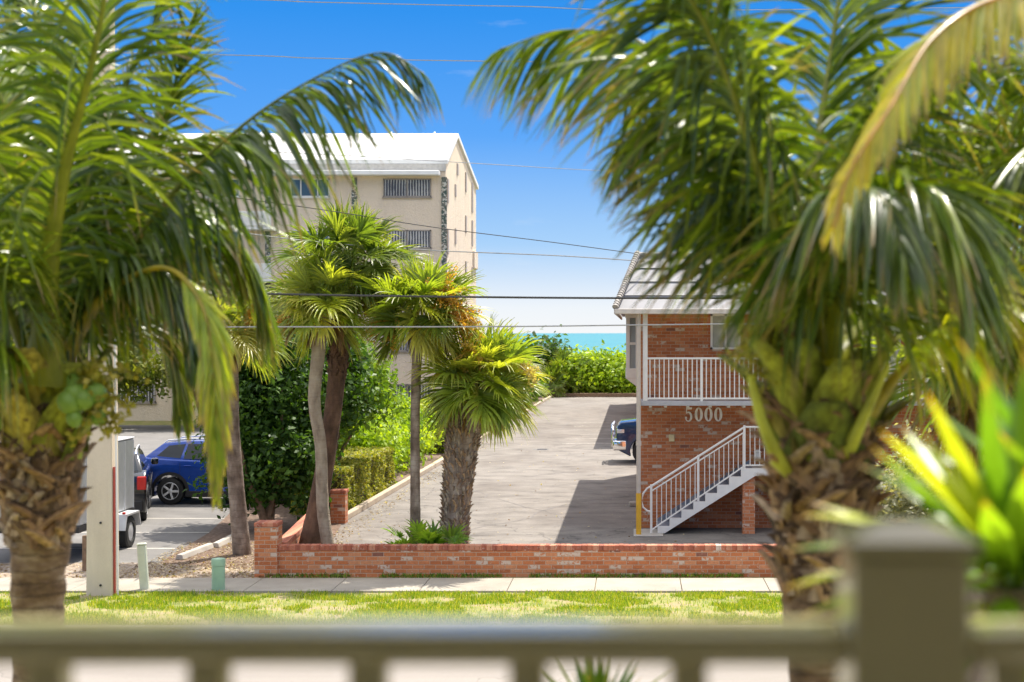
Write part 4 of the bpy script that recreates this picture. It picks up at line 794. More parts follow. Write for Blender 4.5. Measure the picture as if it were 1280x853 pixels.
def flower(parent, ctr, L, n, cols, seed, dirn=(0,0,-1), name='flower_cluster', fs=.021):
    R_=np.random.default_rng(seed); Vs=[];Qs=[];off=0; dn=np.array(dirn,float)
    for i in range(n):
        d=norm(dn+R_.normal(size=3)*.45); p=np.array(ctr,float); pth=[p.copy()]
        for j in range(6): d=norm(d+np.array([0,0,-.12])+R_.normal(size=3)*.08); p=p+d*L/6*(.6+.6*R_.random()); pth.append(p.copy())
        v,q=tube_arr(np.array(pth),[.005]*7,4); Vs.append(v);Qs.append(q+off);off+=len(v)
        k=40; idx=R_.integers(1,7,k); c=np.array(pth)[idx]+R_.normal(size=(k,3))*.035; s_=fs; a=norm(R_.normal(size=(k,3)))*s_; b=norm(np.cross(a,R_.normal(size=(k,3))))*s_
        v=np.stack([c-a,c-b,c+a,c+b],1).reshape(-1,3); Vs.append(v);Qs.append(np.arange(len(v)).reshape(-1,4)+off);off+=len(v)
    V=np.concatenate(Vs); cols=np.array(cols); col=cols[R_.integers(0,len(cols),len(V))]; return arr_obj(name,V,np.concatenate(Qs),M_sabal,parent,col)

# left coconut palm
LH=(58,478); YL=9.0
lp_ = thing('coconut_palm','coconut palm at the left edge bearing green coconuts','palm',(XA(50,YL),YL,0))
pL=[(XA(48,YL),YL,-.05),(XA(50,YL),YL,1.6),(XA(48,YL),YL,2.9),(XA(50,YL),YL,3.6),(XA(58,YL),YL,4.15)]
trunk(lp_,pL,[.14,.135,.135,.19,.20])
boots(lp_,pL,[.14,.135,.135,.20,.22],320,.15,.16,[(.34,.20,.10),(.52,.34,.18),(.15,.09,.05),(.60,.45,.30),(.46,.28,.14)],zr=(.64,1.0),jit=.8)
boots(lp_,pL,[.14,.135,.135,.20,.20],16,.42,.5,[(.40,.44,.05),(.50,.42,.07),(.28,.34,.04)],name='green_leaf_bases',zr=(.88,1.02),seed=9)
LF=[ # (points (px,py,Y), tone, llen, droop)
 ([(56,478,8.75),(60,335,8.6),(82,205,8.45),(112,90,8.3),(132,-15,8.2),(140,-150,8.0)],'g',.85,1.0),
 ([(72,455,9.0),(140,345,9.0),(225,232,8.95),(315,148,8.9),(405,92,8.85),(478,66,8.8),(530,92,8.8)],'d',.78,1.5),
 ([(72,462,8.95),(130,372,8.8),(205,335,8.6),(254,385,8.45),(268,480,8.38),(270,600,8.35)],'y',.44,.9),
 ([(66,465,9.1),(150,305,9.2),(235,265,9.3),(305,315,9.35),(330,400,9.4)],'g',.62,1.7),
 ([(64,465,9.0),(120,350,8.9),(180,320,8.8),(225,370,8.75),(240,450,8.7)],'d',.55,1.6),
 ([(62,470,9.0),(140,318,9.2),(230,262,9.4),(300,310,9.5),(330,420,9.6)],'g',.72,1.4),
 ([(50,470,9.0),(35,300,9.1),(0,120,9.2),(-70,-10,9.3)],'g',.85,1.1),
 ([(60,465,9.1),(105,250,9.3),(175,70,9.5),(255,-50,9.6),(390,-70,9.7)],'d',.70,1.0),
 ([(45,475,8.9),(-10,350,8.7),(-80,270,8.5),(-160,300,8.3)],'g',.8,1.2),
 ([(50,470,8.9),(0,330,8.7),(-70,180,8.4),(-160,110,8.2)],'g',.80,1.2),
 ([(66,470,9.3),(125,395,9.7),(180,385,9.9),(212,440,10.0),(225,520,10.1)],'g',.50,1.3),
 ([(50,470,9.2),(15,330,9.8),(-20,250,10.4),(-40,250,11)],'d',.8,1.2),
 ([(60,470,9.1),(120,300,9.4),(200,160,9.6),(235,40,9.8)],'g',.62,.9),
 ([(45,478,8.8),(-15,430,8.5),(-60,440,8.3),(-90,520,8.2)],'g',.7,1.2),
 ([(62,468,9.2),(120,330,9.6),(190,215,9.9),(260,170,10.0),(320,190,10.1)],'g',.75,1.2),
 ([(50,470,9.3),(10,290,9.6),(-10,120,9.9),(30,-30,10.2)],'d',.8,1.1),
 ([(64,468,9.3),(130,360,9.9),(210,310,10.3),(280,340,10.5)],'g',.7,1.2),
 ([(58,472,9.2),(90,260,9.5),(60,60,9.8),(0,-60,10)],'g',.7,1.1)]
for i,(pp,tn,ll,dr_) in enumerate(LF): coconut_frond([P(*q) for q in pp],lp_,tn,ll,62,dr_,seed=i,pet=.12 if i==0 else .07,vee=-.15 if i in (1,2) else .25,fwd=10 if i==2 else 0,start=.50 if i==2 else .16,side0=(1,.25,0) if i==2 else None)
nuts(lp_,P(100,503,8.68),9,.054,2,P(85,460,8.85)); nuts(lp_,P(8,520,8.8),3,.055,3,P(30,470,8.85))
flower(lp_,P(100,470,8.75),.35,10,[(.30,.30,.05),(.4,.34,.08)],4,(.6,-.3,-.5),'flower_stalks')

# right coconut palm
YR=7.0
rp_=thing('coconut_palm','large coconut palm right of the stairs with shaggy brown trunk','palm',(XA(1030,YR),YR,0))
pR=[(XA(1040,YR),YR,-.05),(XA(1035,YR),YR,1.6),(XA(1030,YR),YR,3.0),(XA(1028,YR),YR,3.75),(XA(1022,YR),YR,4.25)]
trunk(rp_,pR,[.17,.155,.16,.20,.20])
boots(rp_,pR,[.14,.135,.15,.21,.215],340,.155,.18,[(.34,.20,.10),(.52,.34,.18),(.15,.09,.05),(.60,.45,.30),(.46,.28,.14)],zr=(.60,1.0),seed=5,jit=.8)
boots(rp_,pR,[.16,.155,.165,.20,.20],16,.40,.45,[(.40,.44,.05),(.50,.42,.07),(.28,.34,.04)],name='green_leaf_bases',zr=(.86,1.0),seed=6)
RF=[
 ([(1012,445,7.0),(985,285,6.9),(935,110,6.8),(893,-25,6.7),(840,-170,6.6)],'d',.85,1.3),
 ([(1005,440,7.0),(960,285,7.1),(890,125,7.2),(800,52,7.3),(705,38,7.4),(625,62,7.4)],'g',.80,1.25),
 ([(1000,440,7.1),(955,300,7.3),(900,190,7.5),(840,150,7.6),(770,190,7.7)],'d',.66,1.2),
 ([(1015,440,7.1),(1015,260,7.3),(1040,60,7.5),(1070,-140,7.7)],'g',.85,1.0),
 ([(1030,445,7.0),(1065,300,6.9),(1130,120,6.8),(1240,0,6.7)],'g',.85,1.2),
 ([(1085,515,6.95),(1155,432,6.9),(1232,372,6.8),(1330,310,6.7),(1440,330,6.6)],'y',.62,1.2),
 ([(1030,440,6.9),(1075,320,6.5),(1130,235,6.3),(1190,265,6.1),(1215,380,6.0)],'g',.72,1.2),
 ([(1020,440,6.9),(1030,310,6.5),(1060,240,6.2),(1100,245,5.9),(1130,320,5.7)],'d',.62,1.5),
 ([(1010,440,7.2),(990,250,8.0),(960,150,8.8),(920,110,9.4)],'g',.85,1.2),
 ([(1040,445,7.2),(1100,260,7.8),(1180,160,8.4),(1260,140,8.9)],'g',.85,1.2),
 ([(1010,440,6.9),(960,250,6.8),(870,10,6.6),(760,-90,6.5),(640,-110,6.4)],'g',.62,1.1),
 ([(1040,450,7.1),(1110,380,7.3),(1180,380,7.5),(1230,450,7.7)],'g',.6,1.3)]
for i,(pp,tn,ll,dr_) in enumerate(RF): coconut_frond([P(*q) for q in pp],rp_,tn,ll,60,dr_,seed=30+i,pet=.062,vee=-.05 if i in (0,1,2) else .25)
flower(rp_,P(968,400,6.85),.26,22,[(.20,.24,.03),(.36,.36,.08),(.5,.42,.1)],8,(-.1,-.2,-.95),'flower_stalks',.011)
m=MB(); m.tube([P(938,470,6.75),P(950,520,6.74),P(972,575,6.78),P(992,600,6.9)],[.016,.024,.036,.02],10); m.tube([P(1110,455,6.75),P(1085,510,6.75),P(1062,560,6.8),P(1048,590,6.9)],[.014,.022,.032,.02],10); m.build('cut_petioles',simple('yellow_green_petiole',(.42,.44,.05),.5,var=.3,scale=9),rp_,smooth=True)
m=MB(); m.tube([P(1000,455,6.9),P(985,425,6.85),P(962,385,6.8),P(942,350,6.75)],[.028,.04,.03,.006],10); m.build('spathe',simple('brown_spathe',(.22,.10,.06),.7,var=.3),rp_,smooth=True)
m=MB(); m.tube([P(1020,450,7.0),P(1022,380,7.0),P(1018,290,7.0)],[.055,.05,.015],10); m.build('spathe',simple('dark_spathe',(.16,.06,.03),.7,var=.4),rp_,smooth=True)
# third coconut palm, just outside the right edge
YT=7.6
tp_=thing('coconut_palm','coconut palm at the right edge whose yellow frond arches over','palm',(XA(1430,YT),YT,0))
pT=[(XA(1450,YT),YT,-.05),(XA(1440,YT),YT,2.4),(XA(1425,YT),YT,4.4),(XA(1415,YT),YT,4.95)]
trunk(tp_,pT,[.17,.15,.16,.2]); boots(tp_,pT,[.16,.15,.17,.22],60,.3,.35,[(.22,.13,.075),(.34,.22,.13)],zr=(.8,1.0))
TF=[([(1410,310,7.6),(1390,120,7.0),(1310,-2,6.3),(1235,2,5.9),(1165,48,5.6),(1112,135,5.3),(1062,215,5.15),(1042,285,5.1)],'o',.33,.8),
 ([(1410,310,7.6),(1370,210,7.5),(1310,185,7.4),(1250,230,7.3),(1215,340,7.2)],'g',.75,1.2),
 ([(1410,310,7.6),(1340,140,7.8),(1240,60,8.0),(1130,80,8.2),(1060,170,8.3)],'g',.8,1.2),
 ([(1410,310,7.7),(1330,200,8.2),(1230,150,8.8),(1140,200,9.3)],'g',.8,1.2),
 ([(1410,310,7.6),(1360,290,7.2),(1300,330,6.9),(1260,430,6.7)],'g',.6,1.2),
 ([(1410,310,7.6),(1420,120,7.6),(1380,-60,7.6)],'g',.8,1.0),([(1410,310,7.6),(1480,150,7.6),(1580,60,7.6)],'g',.8,1.0),([(1415,310,7.6),(1500,260,7.4),(1600,330,7.2)],'g',.8,1.2)]
for i,(pp,tn,ll,dr_) in enumerate(TF): coconut_frond([P(*q) for q in pp],tp_,tn,ll,60,dr_,seed=60+i,pet=.06,start=.22,side0=(1,0,-.35) if i==0 else None)

# sabal / fan palms
def fan_crown(parent, ctr, n, petL, fanR, cols, seed, elo=-55, ehi=88, nb=38, dead=.10, name='crown', stiff=1.7):
    R_=np.random.default_rng(seed); Vs=[];Qs=[];Cs=[];off=0; c0=np.array(ctr,float); cols=np.array(cols)
    for i in range(n):
        f=i/(n-1); el=math.radians(lerp(ehi,elo,f**.85)+R_.normal()*6); az=i*2.39996+R_.normal()*.2
        h=np.array([math.cos(az),math.sin(az),0]); d=h*math.cos(el)+np.array([0,0,math.sin(el)])
        Lp=petL*(.75+.35*R_.random())*(1 if f>.22 else .55); p=c0+h*.08; path=[p.copy()]; dd=d.copy()
        for j in range(6): dd=norm(dd+np.array([0,0,-.07-.05*f])); p=p+dd*Lp/6; path.append(p.copy())
        path=np.array(path); v,q=tube_arr(path,np.linspace(.022,.011,7),5,.5); Vs.append(v);Qs.append(q+off);off+=len(v)
        isdead=f>1-dead; base=cols[min(len(cols)-1,int(R_.random()*len(cols)))]*(.75+.5*R_.random())*(1 if f<.75 else .9)
        if f<.12: base=cols[0]*1.1
        if isdead: base=np.array([.30,.19,.09])*(.6+.6*R_.random())
        Cs.append(np.tile(base*1.3+np.array([.05,.03,0]),(len(v),1)))
        side=norm(np.cross(dd,np.array([0,0,1.]))+R_.normal(size=3)*.12); nr=norm(np.cross(side,dd)); rl_=R_.normal()*.55; side,nr=side*math.cos(rl_)+nr*math.sin(rl_),nr*math.cos(rl_)-side*math.sin(rl_); tip=path[-1]; R=fanR*(.8+.35*R_.random()); NS=6
        th=np.radians(np.linspace(-118,118,nb)+R_.normal(size=nb)*2.5); bd_=norm(dd[None]*np.cos(th)[:,None]+side[None]*np.sin(th)[:,None]+nr[None]*(.20+.22*np.abs(np.sin(th)))[:,None])
        # costa: central segments leave from farther along the midrib
        cst=np.clip(np.cos(th),0,1)**2*R*.30; b0=tip[None]+dd[None]*cst[:,None]+np.array([0,0,-1.])*(cst**2*.5)[:,None]
        Lb=R*(.70+.12*np.cos(th))*(.9+.2*R_.random(nb))*(.55 if isdead else 1); pts_=[b0]; cur=b0.copy(); d2=bd_.copy(); g=(.10+.16*R_.random(nb))/stiff*(3 if isdead else 1); dirs=[d2]
        for j in range(1,NS):
            gg=g*(.4 if j<3 else 1.5+.5*(j-3)); d2=norm(d2+np.array([[0,0,-1.]])*gg[:,None]+R_.normal(size=(nb,3))*.025); cur=cur+d2*(Lb/(NS-1))[:,None]; pts_.append(cur.copy()); dirs.append(d2)
        Pt=np.stack(pts_,1); Dt=np.stack(dirs,1); wd=norm(np.cross(Dt,nr[None,None]+R_.normal(size=(nb,1,3))*.15)); cr=np.cross(wd,Dt)
        wm=R*math.radians(236/nb)*.5; wp=np.array([.12,.42,.56,.36,.16,.02])[None]*wm*(.8+.4*R_.random((nb,1)))+.0015
        Lf=Pt-wd*wp[...,None]+cr*wp[...,None]*.4; Rt=Pt+wd*wp[...,None]+cr*wp[...,None]*.4
        V=np.stack([Lf,Pt,Rt],2).reshape(-1,3); ii=(np.arange(nb)*NS*3)[:,None,None]; jj=(np.arange(NS-1)*3)[None,:,None]; kk=np.array([0,1])[None,None,:]; a=ii+jj+kk+off
        Qs.append(np.stack([a,a+1,a+4,a+3],-1).reshape(-1,4)); Vs.append(V); off+=len(V)
        col=np.repeat((base*(.8+.4*R_.random((nb,1))))[:,None],NS*3,1); tf=np.clip((np.linspace(0,1,NS)-.6)/.4,0,1)*.5; tf=np.repeat(tf,3)[None,:,None]*(R_.random((nb,1,1))<.6); col=col*(1-tf)+np.array([.40,.34,.14])*tf; Cs.append(col.reshape(-1,3))
    return arr_obj(name,np.concatenate(Vs),np.concatenate(Qs),M_sabal,parent,np.concatenate(Cs),smooth=True)
GY=[(.27,.35,.05),(.38,.43,.07),(.20,.28,.04),(.47,.47,.12)]; GD=[(.13,.20,.035),(.19,.27,.05),(.27,.34,.06)]
def sabal(lab,Y,path_px,rad,ctr_px,n,petL,fanR,cols,seed,base=None,**k):
    pts=[P(a,b,Y) for a,b in path_px]; b0=pts[0].copy(); pts=[Vector((b0.x,b0.y,-.05))]+pts[1:] if True else pts
    T=thing('fan_palm',lab,'palm',(pts[0].x,Y,0)); trunk(T,[tuple(p) for p in pts],rad,k.pop('bark',M_bark2),16,.012); 
    fan_crown(T,tuple(P(ctr_px[0],ctr_px[1],Y)),n,petL,fanR,cols,seed,**k); return T,pts
T1,p1=sabal('fan palm with slim pale grey trunk leaning against a brown one',30.9,[(416,704),(404,640),(401,560),(393,500),(399,430),(400,392)],[.13,.12,.115,.12,.135,.12],(400,376),44,.46,.84,GY,101,dead=.12,bark=M_bark4)
T2,p2_=sabal('tallest fan palm with thick reddish brown trunk and dark green crown',31.6,[(386,701),(396,640),(410,560),(420,480),(428,400),(434,335)],[.29,.20,.17,.175,.20,.19],(438,322),46,.60,.90,GD,102,dead=.08,bark=M_bark3)
T3,p3=sabal('fan palm with very thin trunk and orange flower stalks',31.0,[(520,705),(519,620),(519,520),(521,450),(524,400)],[.12,.095,.09,.095,.12],(526,384),50,.52,.82,GY,103,dead=.05)
T4,p4=sabal('stout fan palm with criss-cross leaf bases beside the driveway',31.2,[(567,704),(570,640),(577,560),(585,500),(590,478)],[.25,.25,.31,.33,.24],(600,470),56,.52,.92,GY,104,dead=.07)
boots(T4,[tuple(p) for p in p4],[.24,.25,.31,.33,.28],420,.17,.38,[(.42,.32,.22),(.52,.44,.34),(.30,.20,.13),(.48,.32,.18)],zr=(.02,1.0),split=True,seed=12)
boots(T2,[tuple(p) for p in p2_],[.29,.20,.17,.175,.20,.19],90,.16,.2,[(.13,.07,.045),(.17,.09,.05)],zr=(.62,1.0),split=True,seed=13)
OR=[(.55,.30,.05),(.62,.38,.09),(.45,.25,.06)]
for (px,py,s,dn) in ((562,372,1,(.5,0,.1)),(578,392,2,(.8,0,-.3)),(508,400,3,(-.8,0,-.3))): flower(T3,P(px-12,py,30.75),.62,26,OR,200+s,dn)
flower(T1,P(372,392,30.7),.5,10,OR,210,(-.6,-.2,-.5)); flower(T2,P(455,365,31.4),.5,12,OR,211,(.5,-.3,-.4)); flower(T4,P(590,440,30.9),.6,14,[(.55,.42,.08),(.6,.36,.08)],212,(.2,-.5,.1)); flower(T4,P(650,455,30.9),.5,10,[(.6,.5,.25)],213,(.8,-.3,-.3))
T5,p5=sabal('fan palm with smooth grey trunk left of the brick pier behind the hanging frond',32.4,[(303,697),(297,630),(290,540),(288,460),(287,420)],[.19,.165,.155,.16,.18],(287,405),34,.5,.78,GY,105,dead=.12)
flower(T5,P(310,390,32.2),.5,14,OR,214,(.6,-.3,-.4))
T6,p6=sabal('distant small fan palm seen through the left coconut palm',52,[(88,640),(88,500),(88,400)],[.2,.17,.2],(88,360),34,.5,.8,GD,106,dead=.15)
T7,p7=sabal('fan palm with ragged brown skirt near the right edge',13.5,[(1240,800),(1240,640),(1238,520),(1236,440)],[.30,.28,.30,.32],(1236,430),46,.55,.8,GD,107,dead=.38,elo=-82)
boots(T7,[tuple(p) for p in p7],[.30,.28,.30,.32],150,.24,.35,[(.22,.14,.09),(.30,.22,.16),(.14,.08,.05)],zr=(.3,1.0),split=True,seed=14)
T8,p8=sabal('small fan palm at the far end of the driveway beside the sea grape hedge',114,[(708,500),(706,470)],[.2,.2],(706,466),34,.8,1.4,GD,108,dead=.1)
T9,p9=sabal('second far fan palm half hidden behind the stout palm crown',112.5,[(690,500),(688,480)],[.2,.2],(690,478),26,.7,1.2,GD,109,dead=.25)
# young palmetto at the wall
pm=thing('palmetto','young fan palm clump sprouting behind the brick wall','palmetto',(XA(532,30.6),30.6,0)); fan_crown(pm,(XA(532,30.6),30.6,.25),30,.52,.42,[(.14,.27,.03),(.22,.36,.05)],110,elo=5,ehi=80,dead=.0,nb=18,name='fronds',stiff=2)

# ------------------------------------------------------------------ broadleaf tree and hedges
def limbs(parent, base, tips, r, mat=M_wood, name='trunk'):
    m=MB()
    for t_ in tips:
        b=Vector(base)+Vector((random.uniform(-.12,.12),random.uniform(-.12,.12),0)); t_=Vector(t_); mid=b.lerp(t_,.5)+Vector((random.uniform(-.2,.2),random.uniform(-.2,.2),.15)); m.tube([b,b.lerp(mid,.5)+Vector((.05,0,0)),mid,t_],[r,r*.8,r*.6,r*.2],8)
    return m.build(name,mat,parent,smooth=True)
dt=thing('broadleaf_tree','dense dark green broadleaf tree behind the brick pier','tree',(-8.3,37.2,0))
limbs(dt,(-8.35,36.0,0),[(-9.2,37,3),(-8.1,36.6,3.2),(-7.6,38,3.4),(-8.7,38.5,3.5),(-8.9,35.6,2.5)],.10)
DG=[(.025,.065,.012),(.04,.10,.016),(.07,.15,.02),(.12,.23,.03)]
scatter_leaves('crown',[((-8.6,37.4,2.6),(1.35,1.5,1.75)),((-8.2,36.6,1.5),(1.15,1.1,1.1)),((-9.0,36.4,1.2),(.8,.8,.9)),((-7.6,39.0,3.2),(1.1,1.3,1.2)),((-8.9,38,4.0),(1.1,1.3,.9))],34000,.075,DG,M_broad,dt,shell=.35,clump=.9)
d2=thing('broadleaf_tree','light green glossy leafed tree spreading right of the brown palm trunks','tree',(-7.9,43,0))
limbs(d2,(-8.3,42.5,0),[(-7.6,42,3),(-7.1,43,2.6),(-8.6,43,3.4)],.08)
scatter_leaves('crown',[((-7.75,42.6,3.2),(1.15,1.2,1.0)),((-7.2,42.0,2.6),(.75,.8,.6)),((-8.6,43,2.4),(1.0,1.0,1.3))],15000,.08,[(.08,.16,.02),(.16,.28,.03),(.28,.40,.04)],M_broad,d2,shell=.35)
def hedge(lab,x0,x1,y0,y1,h,n,size,cols,name='hedge',cat='hedge',skew=0,shell=.55):
    cx,cy=(x0+x1)/2,(y0+y1)/2; T=thing(name,lab,cat,(cx,cy,0)); bl=[]; L=y1-y0; Wd=x1-x0
    if L>Wd:
        k=max(2,int(L/1.4)); 
        for i in range(k):
            f=(i+.5)/k; bl.append(((cx+skew*(f-.5)+random.uniform(-.1,.1),y0+f*L,h*.5),(Wd*.52,L/k*.75,h*.52*random.uniform(.92,1.08))))
    else:
        k=max(2,int(Wd/1.6))
        for i in range(k):
            f=(i+.5)/k; bl.append(((x0+f*Wd,cy+random.uniform(-.3,.3),h*.48),(Wd/k*.8,L*.5,h*.52*random.uniform(.9,1.06))))
    m=MB()
    for b in bl[::1]:
        for s_ in range(3): m.tube([(b[0][0]+random.uniform(-.2,.2),b[0][1],-.02),(b[0][0]+random.uniform(-.3,.3),b[0][1]+random.uniform(-.3,.3),h*.7)],[.03,.01],5)
    m.build('stems',M_wood,T); scatter_leaves('foliage',bl,n,size,cols,M_broad,T,shell=shell); return T
YG=[(.09,.18,.02),(.22,.36,.03),(.36,.50,.04),(.50,.62,.06)]
def box_hedge(lab,x0,x1,y0,y1,h,n,size,cols):
    T=thing('hedge',lab,'hedge',((x0+x1)/2,(y0+y1)/2,0)); m=MB(); m.box(x0+.18,x1-.18,y0+.18,y1-.18,0,h-.16); m.build('stems',simple('twig_mass',(.07,.06,.03),.9,var=.5,scale=20),T)
    ar=np.array([(y1-y0)*h,(y1-y0)*h,(x1-x0)*h,(x1-x0)*h,(x1-x0)*(y1-y0)*1.2]); k=RNG.choice(5,n,p=ar/ar.sum()); u=RNG.random(n); v=RNG.random(n); dp=np.abs(RNG.normal(size=n))*.06
    X=np.where(k==0,x0+dp,np.where(k==1,x1-dp,lerp(x0,x1,u))); Y=np.where(k<2,lerp(y0,y1,u),np.where(k==2,y0+dp,np.where(k==3,y1-dp,lerp(y0,y1,v)))); Z=np.where(k==4,h-dp,v*h)
    p=np.stack([X,Y,Z],1); w=np.array([[mnoise.noise(Vector((q[0]*1.6,q[1]*1.6,q[2]*1.6))),mnoise.noise(Vector((q[0]*1.6+9,q[1]*1.6,q[2]*2))),0] for q in p]); p=p+w*.22; p[:,2]+=w[:,0]*.12*(k==4); p[:,2]=np.maximum(p[:,2],.02)
    N_=np.array([[-1,0,0],[1,0,0],[0,-1,0],[0,1,0],[0,0,1.]])[k]; nr=norm(N_*.6+RNG.normal(size=(n,3))*.6+np.array([0,0,.4])); a=norm(np.cross(nr,RNG.normal(size=(n,3)))); b=np.cross(nr,a); s_=size*(.6+.8*RNG.random((n,1)))
    V=np.stack([p-a*s_,p-b*s_*.55,p+a*s_,p+b*s_*.55],1).reshape(-1,3); cols=np.array(cols); col=np.repeat(cols[RNG.integers(0,len(cols),n)]*(.7+.5*RNG.random((n,1))),4,0)
    arr_obj('foliage',V,np.arange(len(V)).reshape(-1,4),M_broad,T,col); return T
box_hedge('low clipped yellowish hedge just behind the far brick pier',-8.5,-7.12,39.4,47.2,1.15,26000,.038,[(.26,.27,.04),(.36,.36,.07),(.48,.46,.12),(.20,.26,.03)])
hedge('bright lime green shrubs spilling over the driveway kerb',-11.2,-7.3,46.8,58,2.05,36000,.085,YG)
box_hedge('clipped green hedge farther along the driveway kerb',-9.3,-6.75,59.5,80,1.6,24000,.08,[(.20,.30,.02),(.34,.42,.04),(.46,.48,.08)])
hedge('far shrubs at the end of the driveway kerb behind the stout palm',-9.6,-6.6,81,108,2.0,12000,.13,[(.07,.14,.02),(.13,.22,.03)],skew=.6)
hedge('wide bright sea grape hedge closing the far end of the driveway',-5.6,9.5,113.2,118.5,2.5,60000,.16,[(.09,.18,.016),(.22,.35,.02),(.38,.52,.03),(.46,.58,.05)],shell=.7)
hedge('dark sea grape thicket behind the far fan palms',-22,-5.4,113,119,3.6,16000,.2,[(.04,.09,.015),(.08,.15,.02)])
def btree(lab,x,y,h,r,n,size,cols):
    T=thing('broadleaf_tree',lab,'tree',(x,y,0)); limbs(T,(x,y,0),[(x-r*.4,y,h*.7),(x+r*.4,y,h*.72),(x,y+.5,h*.8),(x+.2,y-r*.3,h*.6)],.14)
    bl=[((x+random.uniform(-.5,.5)*r,y+random.uniform(-.5,.5)*r,h*random.uniform(.5,.8)),(r*.6,r*.6,h*.24)) for _ in range(6)]
    scatter_leaves('crown',bl,n,size,cols,M_broad,T,shell=.4)
OL=[(.10,.14,.02),(.18,.22,.03),(.28,.30,.05)]
btree('olive green loose tree beyond the parking lot nearest the utility pole',-24.5,74,4.6,2.6,9000,.14,OL)
btree('olive tree beyond the parking lot above the blue car',-20.5,76,4.4,2.4,9000,.14,OL)
btree('greener tree beyond the parking lot nearest the beige block corner',-16.5,75,4.8,2.4,9000,.14,[(.05,.10,.015),(.10,.17,.02),(.18,.25,.03)])
btree('leafy tree beyond the parking lot at the far left',-30,72,5.5,3.2,9000,.16,OL)
btree('tall green tree at the left edge behind the coconut fronds',-20.5,46,8.0,2.6,14000,.12,[(.05,.10,.015),(.10,.17,.02),(.18,.25,.03)])
hedge('pale speckled silver leaved shrub between the right palms',2.9,4.6,20.6,22.4,2.75,14000,.045,[(.14,.17,.08),(.30,.30,.2),(.55,.52,.42)],name='shrub',cat='shrub')
btree('leafy tree behind the right fan palm',9.6,30,7.5,2.6,12000,.10,[(.05,.10,.015),(.12,.19,.02),(.22,.28,.04)])

# ------------------------------------------------------------------ spiky plants
def rosette(T, ctr, n, L, W, cols, seed, elo=-25, ehi=85, tipc=(.70,.36,.05), tips=()):
    R_=np.random.default_rng(seed); Vs=[];Qs=[];Cs=[];off=0; NS=9; cols=np.array(cols)
    for i in range(n+len(tips)):
        f=min(1,i/(n-1)); el=math.radians(lerp(ehi,elo,f)); az=i*2.39996+R_.normal()*.15; h=np.array([math.cos(az),math.sin(az),0]); d=h*math.cos(el)+np.array([0,0,math.sin(el)])
        p=np.array(ctr,float)+np.array([0,0,-.10*f]); l=L*(.8+.4*R_.random())*(.75 if f<.2 else 1)
        if i>=n:
            p=np.array(ctr,float); v_=np.array(tips[i-n])-p; l=float(np.linalg.norm(v_)); d=norm(v_+np.array([0,0,.12*l])); h=norm(d*np.array([1,1,0]))
        sd=np.array([-h[1],h[0],0]); rows=[];col=[]; b=cols[R_.integers(len(cols))]*(.8+.4*R_.random())
        for j in range(NS):
            u=j/(NS-1); w=W*(.55+.9*u*(1-u)*2)*(1-u**5)*.5; nr=np.cross(sd,d); rows+= [p-sd*w+nr*w*.5,p.copy(),p+sd*w+nr*w*.5]; t_=max(0,(u-.86)/.14); cc=b*(1-t_)+np.array(tipc)*t_; col+=[cc,cc,cc]; p=p+d*l/(NS-1); d=norm(d+np.array([0,0,-.035*(1+f)]))
        Vs.append(np.array(rows));Cs.append(np.array(col))
        for j in range(NS-1):
            for k in (0,1): a=off+j*3+k; Qs.append([a,a+1,a+4,a+3])
        off+=NS*3
    arr_obj('leaves',np.concatenate(Vs),np.array(Qs),M_sabal,T,np.concatenate(Cs),smooth=True)
yc=P(1262,700,2.95); yp=thing('spiky_plant','large bright green spiky plant just beyond the railing post','plant',(yc.x,yc.y,0))
trunk(yp,[(yc.x,yc.y,-.02),(yc.x-.03,yc.y+.02,2),(yc.x,yc.y,yc.z-.05)],[.07,.05,.05],M_bark2,12); rosette(yp,tuple(yc),24,.42,.058,[(.24,.40,.03),(.16,.32,.03),(.42,.48,.04),(.14,.27,.03)],5,elo=-25,ehi=62,tips=[P(1170,476,2.85),P(1235,462,2.9),P(1112,512,2.8),P(1082,556,2.95),P(1118,624,2.75),P(972,652,2.95),P(968,702,2.95),P(985,742,2.9),P(1000,610,3.05),P(1130,590,3.1),P(1200,540,3.1),P(1030,690,3.1),P(1280,430,3.0)])
yc=P(1345,640,3.1); yp=thing('spiky_plant','second spiky plant at the right edge behind the railing','plant',(yc.x,yc.y,0))
trunk(yp,[(yc.x,yc.y,-.02),(yc.x+.03,yc.y,2),(yc.x,yc.y,yc.z-.05)],[.07,.05,.05],M_bark2,12); rosette(yp,tuple(yc),50,.40,.050,[(.16,.28,.03),(.10,.22,.03)],6)
yc=P(745,905,6.2); yp=thing('spiky_plant','green spiky plant tip peeking up below the handrail','plant',(yc.x,yc.y,0))
trunk(yp,[(yc.x,yc.y,-.02),(yc.x+.03,yc.y,1.2),(yc.x,yc.y,yc.z-.03)],[.07,.05,.05],M_bark2,12); rosette(yp,tuple(yc),60,.36,.030,[(.14,.24,.03),(.10,.2,.03),(.24,.3,.05)],7)

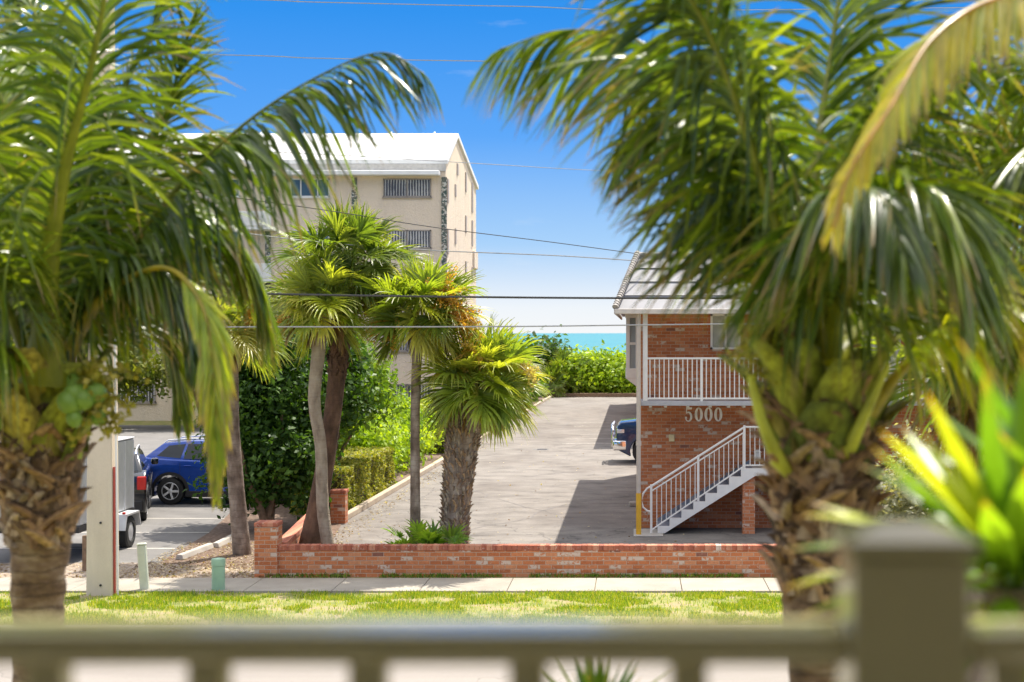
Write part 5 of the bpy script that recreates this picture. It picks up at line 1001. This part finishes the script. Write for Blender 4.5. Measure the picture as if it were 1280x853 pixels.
# ------------------------------------------------------------------ balcony
hb=thing('balcony_house','balcony floor, ceiling and wall of the house behind the railing','house',(0,-1.5,0))
MB().box(-6,6,-1.6,1.95,2.95,3.15).build('balcony_floor',M_concrete,hb)
MB().box(-6.2,6.2,-1.75,2.56,5.75,5.95).build('balcony_ceiling',simple('ceiling_paint',(.45,.42,.36),.8),hb)
MB().box(-6,6,-1.75,-1.6,-.02,5.747).build('wall',simple('house_stucco',(.42,.38,.30),.9),hb)
rl=thing('balcony_railing','tan vinyl balcony railing with square balusters, close to the camera','railing',(0,1.75,3.15))
m=MB(); ztop=ZA(794,1.70); m.box(-5.5,XA(1066,1.69)-.002,1.70,1.81,ztop-.030,ztop,bev=.008,seg=3); m.box(XA(1215,1.69)+.002,5.5,1.70,1.81,ztop-.030,ztop,bev=.012,seg=3)
m.box(-5.5,XA(1066,1.69)-.002,1.715,1.795,ztop-.035,ztop-.031); m.box(XA(1215,1.69)+.002,5.5,1.715,1.795,ztop-.035,ztop-.031)
m.build('top_rail',M_rail,rl); m=MB(); m.box(-5.5,XA(1066,1.69)-.002,1.72,1.77,3.23,3.28,bev=.006); m.box(XA(1215,1.69)+.002,5.5,1.72,1.77,3.23,3.28,bev=.006); m.build('bottom_rail',M_rail,rl)
per=199.5*1.745/F_; xs=XA(262,1.745)
for k_ in range(-12,16):
    x=xs+k_*per
    if XA(1040,1.745)<x<XA(1235,1.745): continue
    MB().box(x-.020,x+.020,1.725,1.765,3.281,ztop-.036,bev=.003).build('baluster',M_rail,rl)
x0,x1=XA(1066,1.69),XA(1215,1.69)
m=MB(); m.box(x0,x1,1.69,1.82,3.15,4.262,bev=.006,seg=2); m.build('post',M_rail,rl)
m=MB(); a=.008; zc_=4.265
A=[m.bm.verts.new(v) for v in ((x0-a,1.69-a,zc_),(x1+a,1.69-a,zc_),(x1+a,1.82+a,zc_),(x0-a,1.82+a,zc_))]; B=[m.bm.verts.new((v.co.x,v.co.y,zc_+.014)) for v in A]; mx_,my_=(x0+x1)/2,1.755; Cc=[m.bm.verts.new((mx_+(v.co.x-mx_)*.35,my_+(v.co.y-my_)*.35,zc_+.030)) for v in A]
m.bm.faces.new(A); m.bm.faces.new(Cc)
for k_ in range(4): m.bm.faces.new((A[k_],A[(k_+1)%4],B[(k_+1)%4],B[k_])); m.bm.faces.new((B[k_],B[(k_+1)%4],Cc[(k_+1)%4],Cc[k_]))
m.build('post_cap',M_rail,rl)
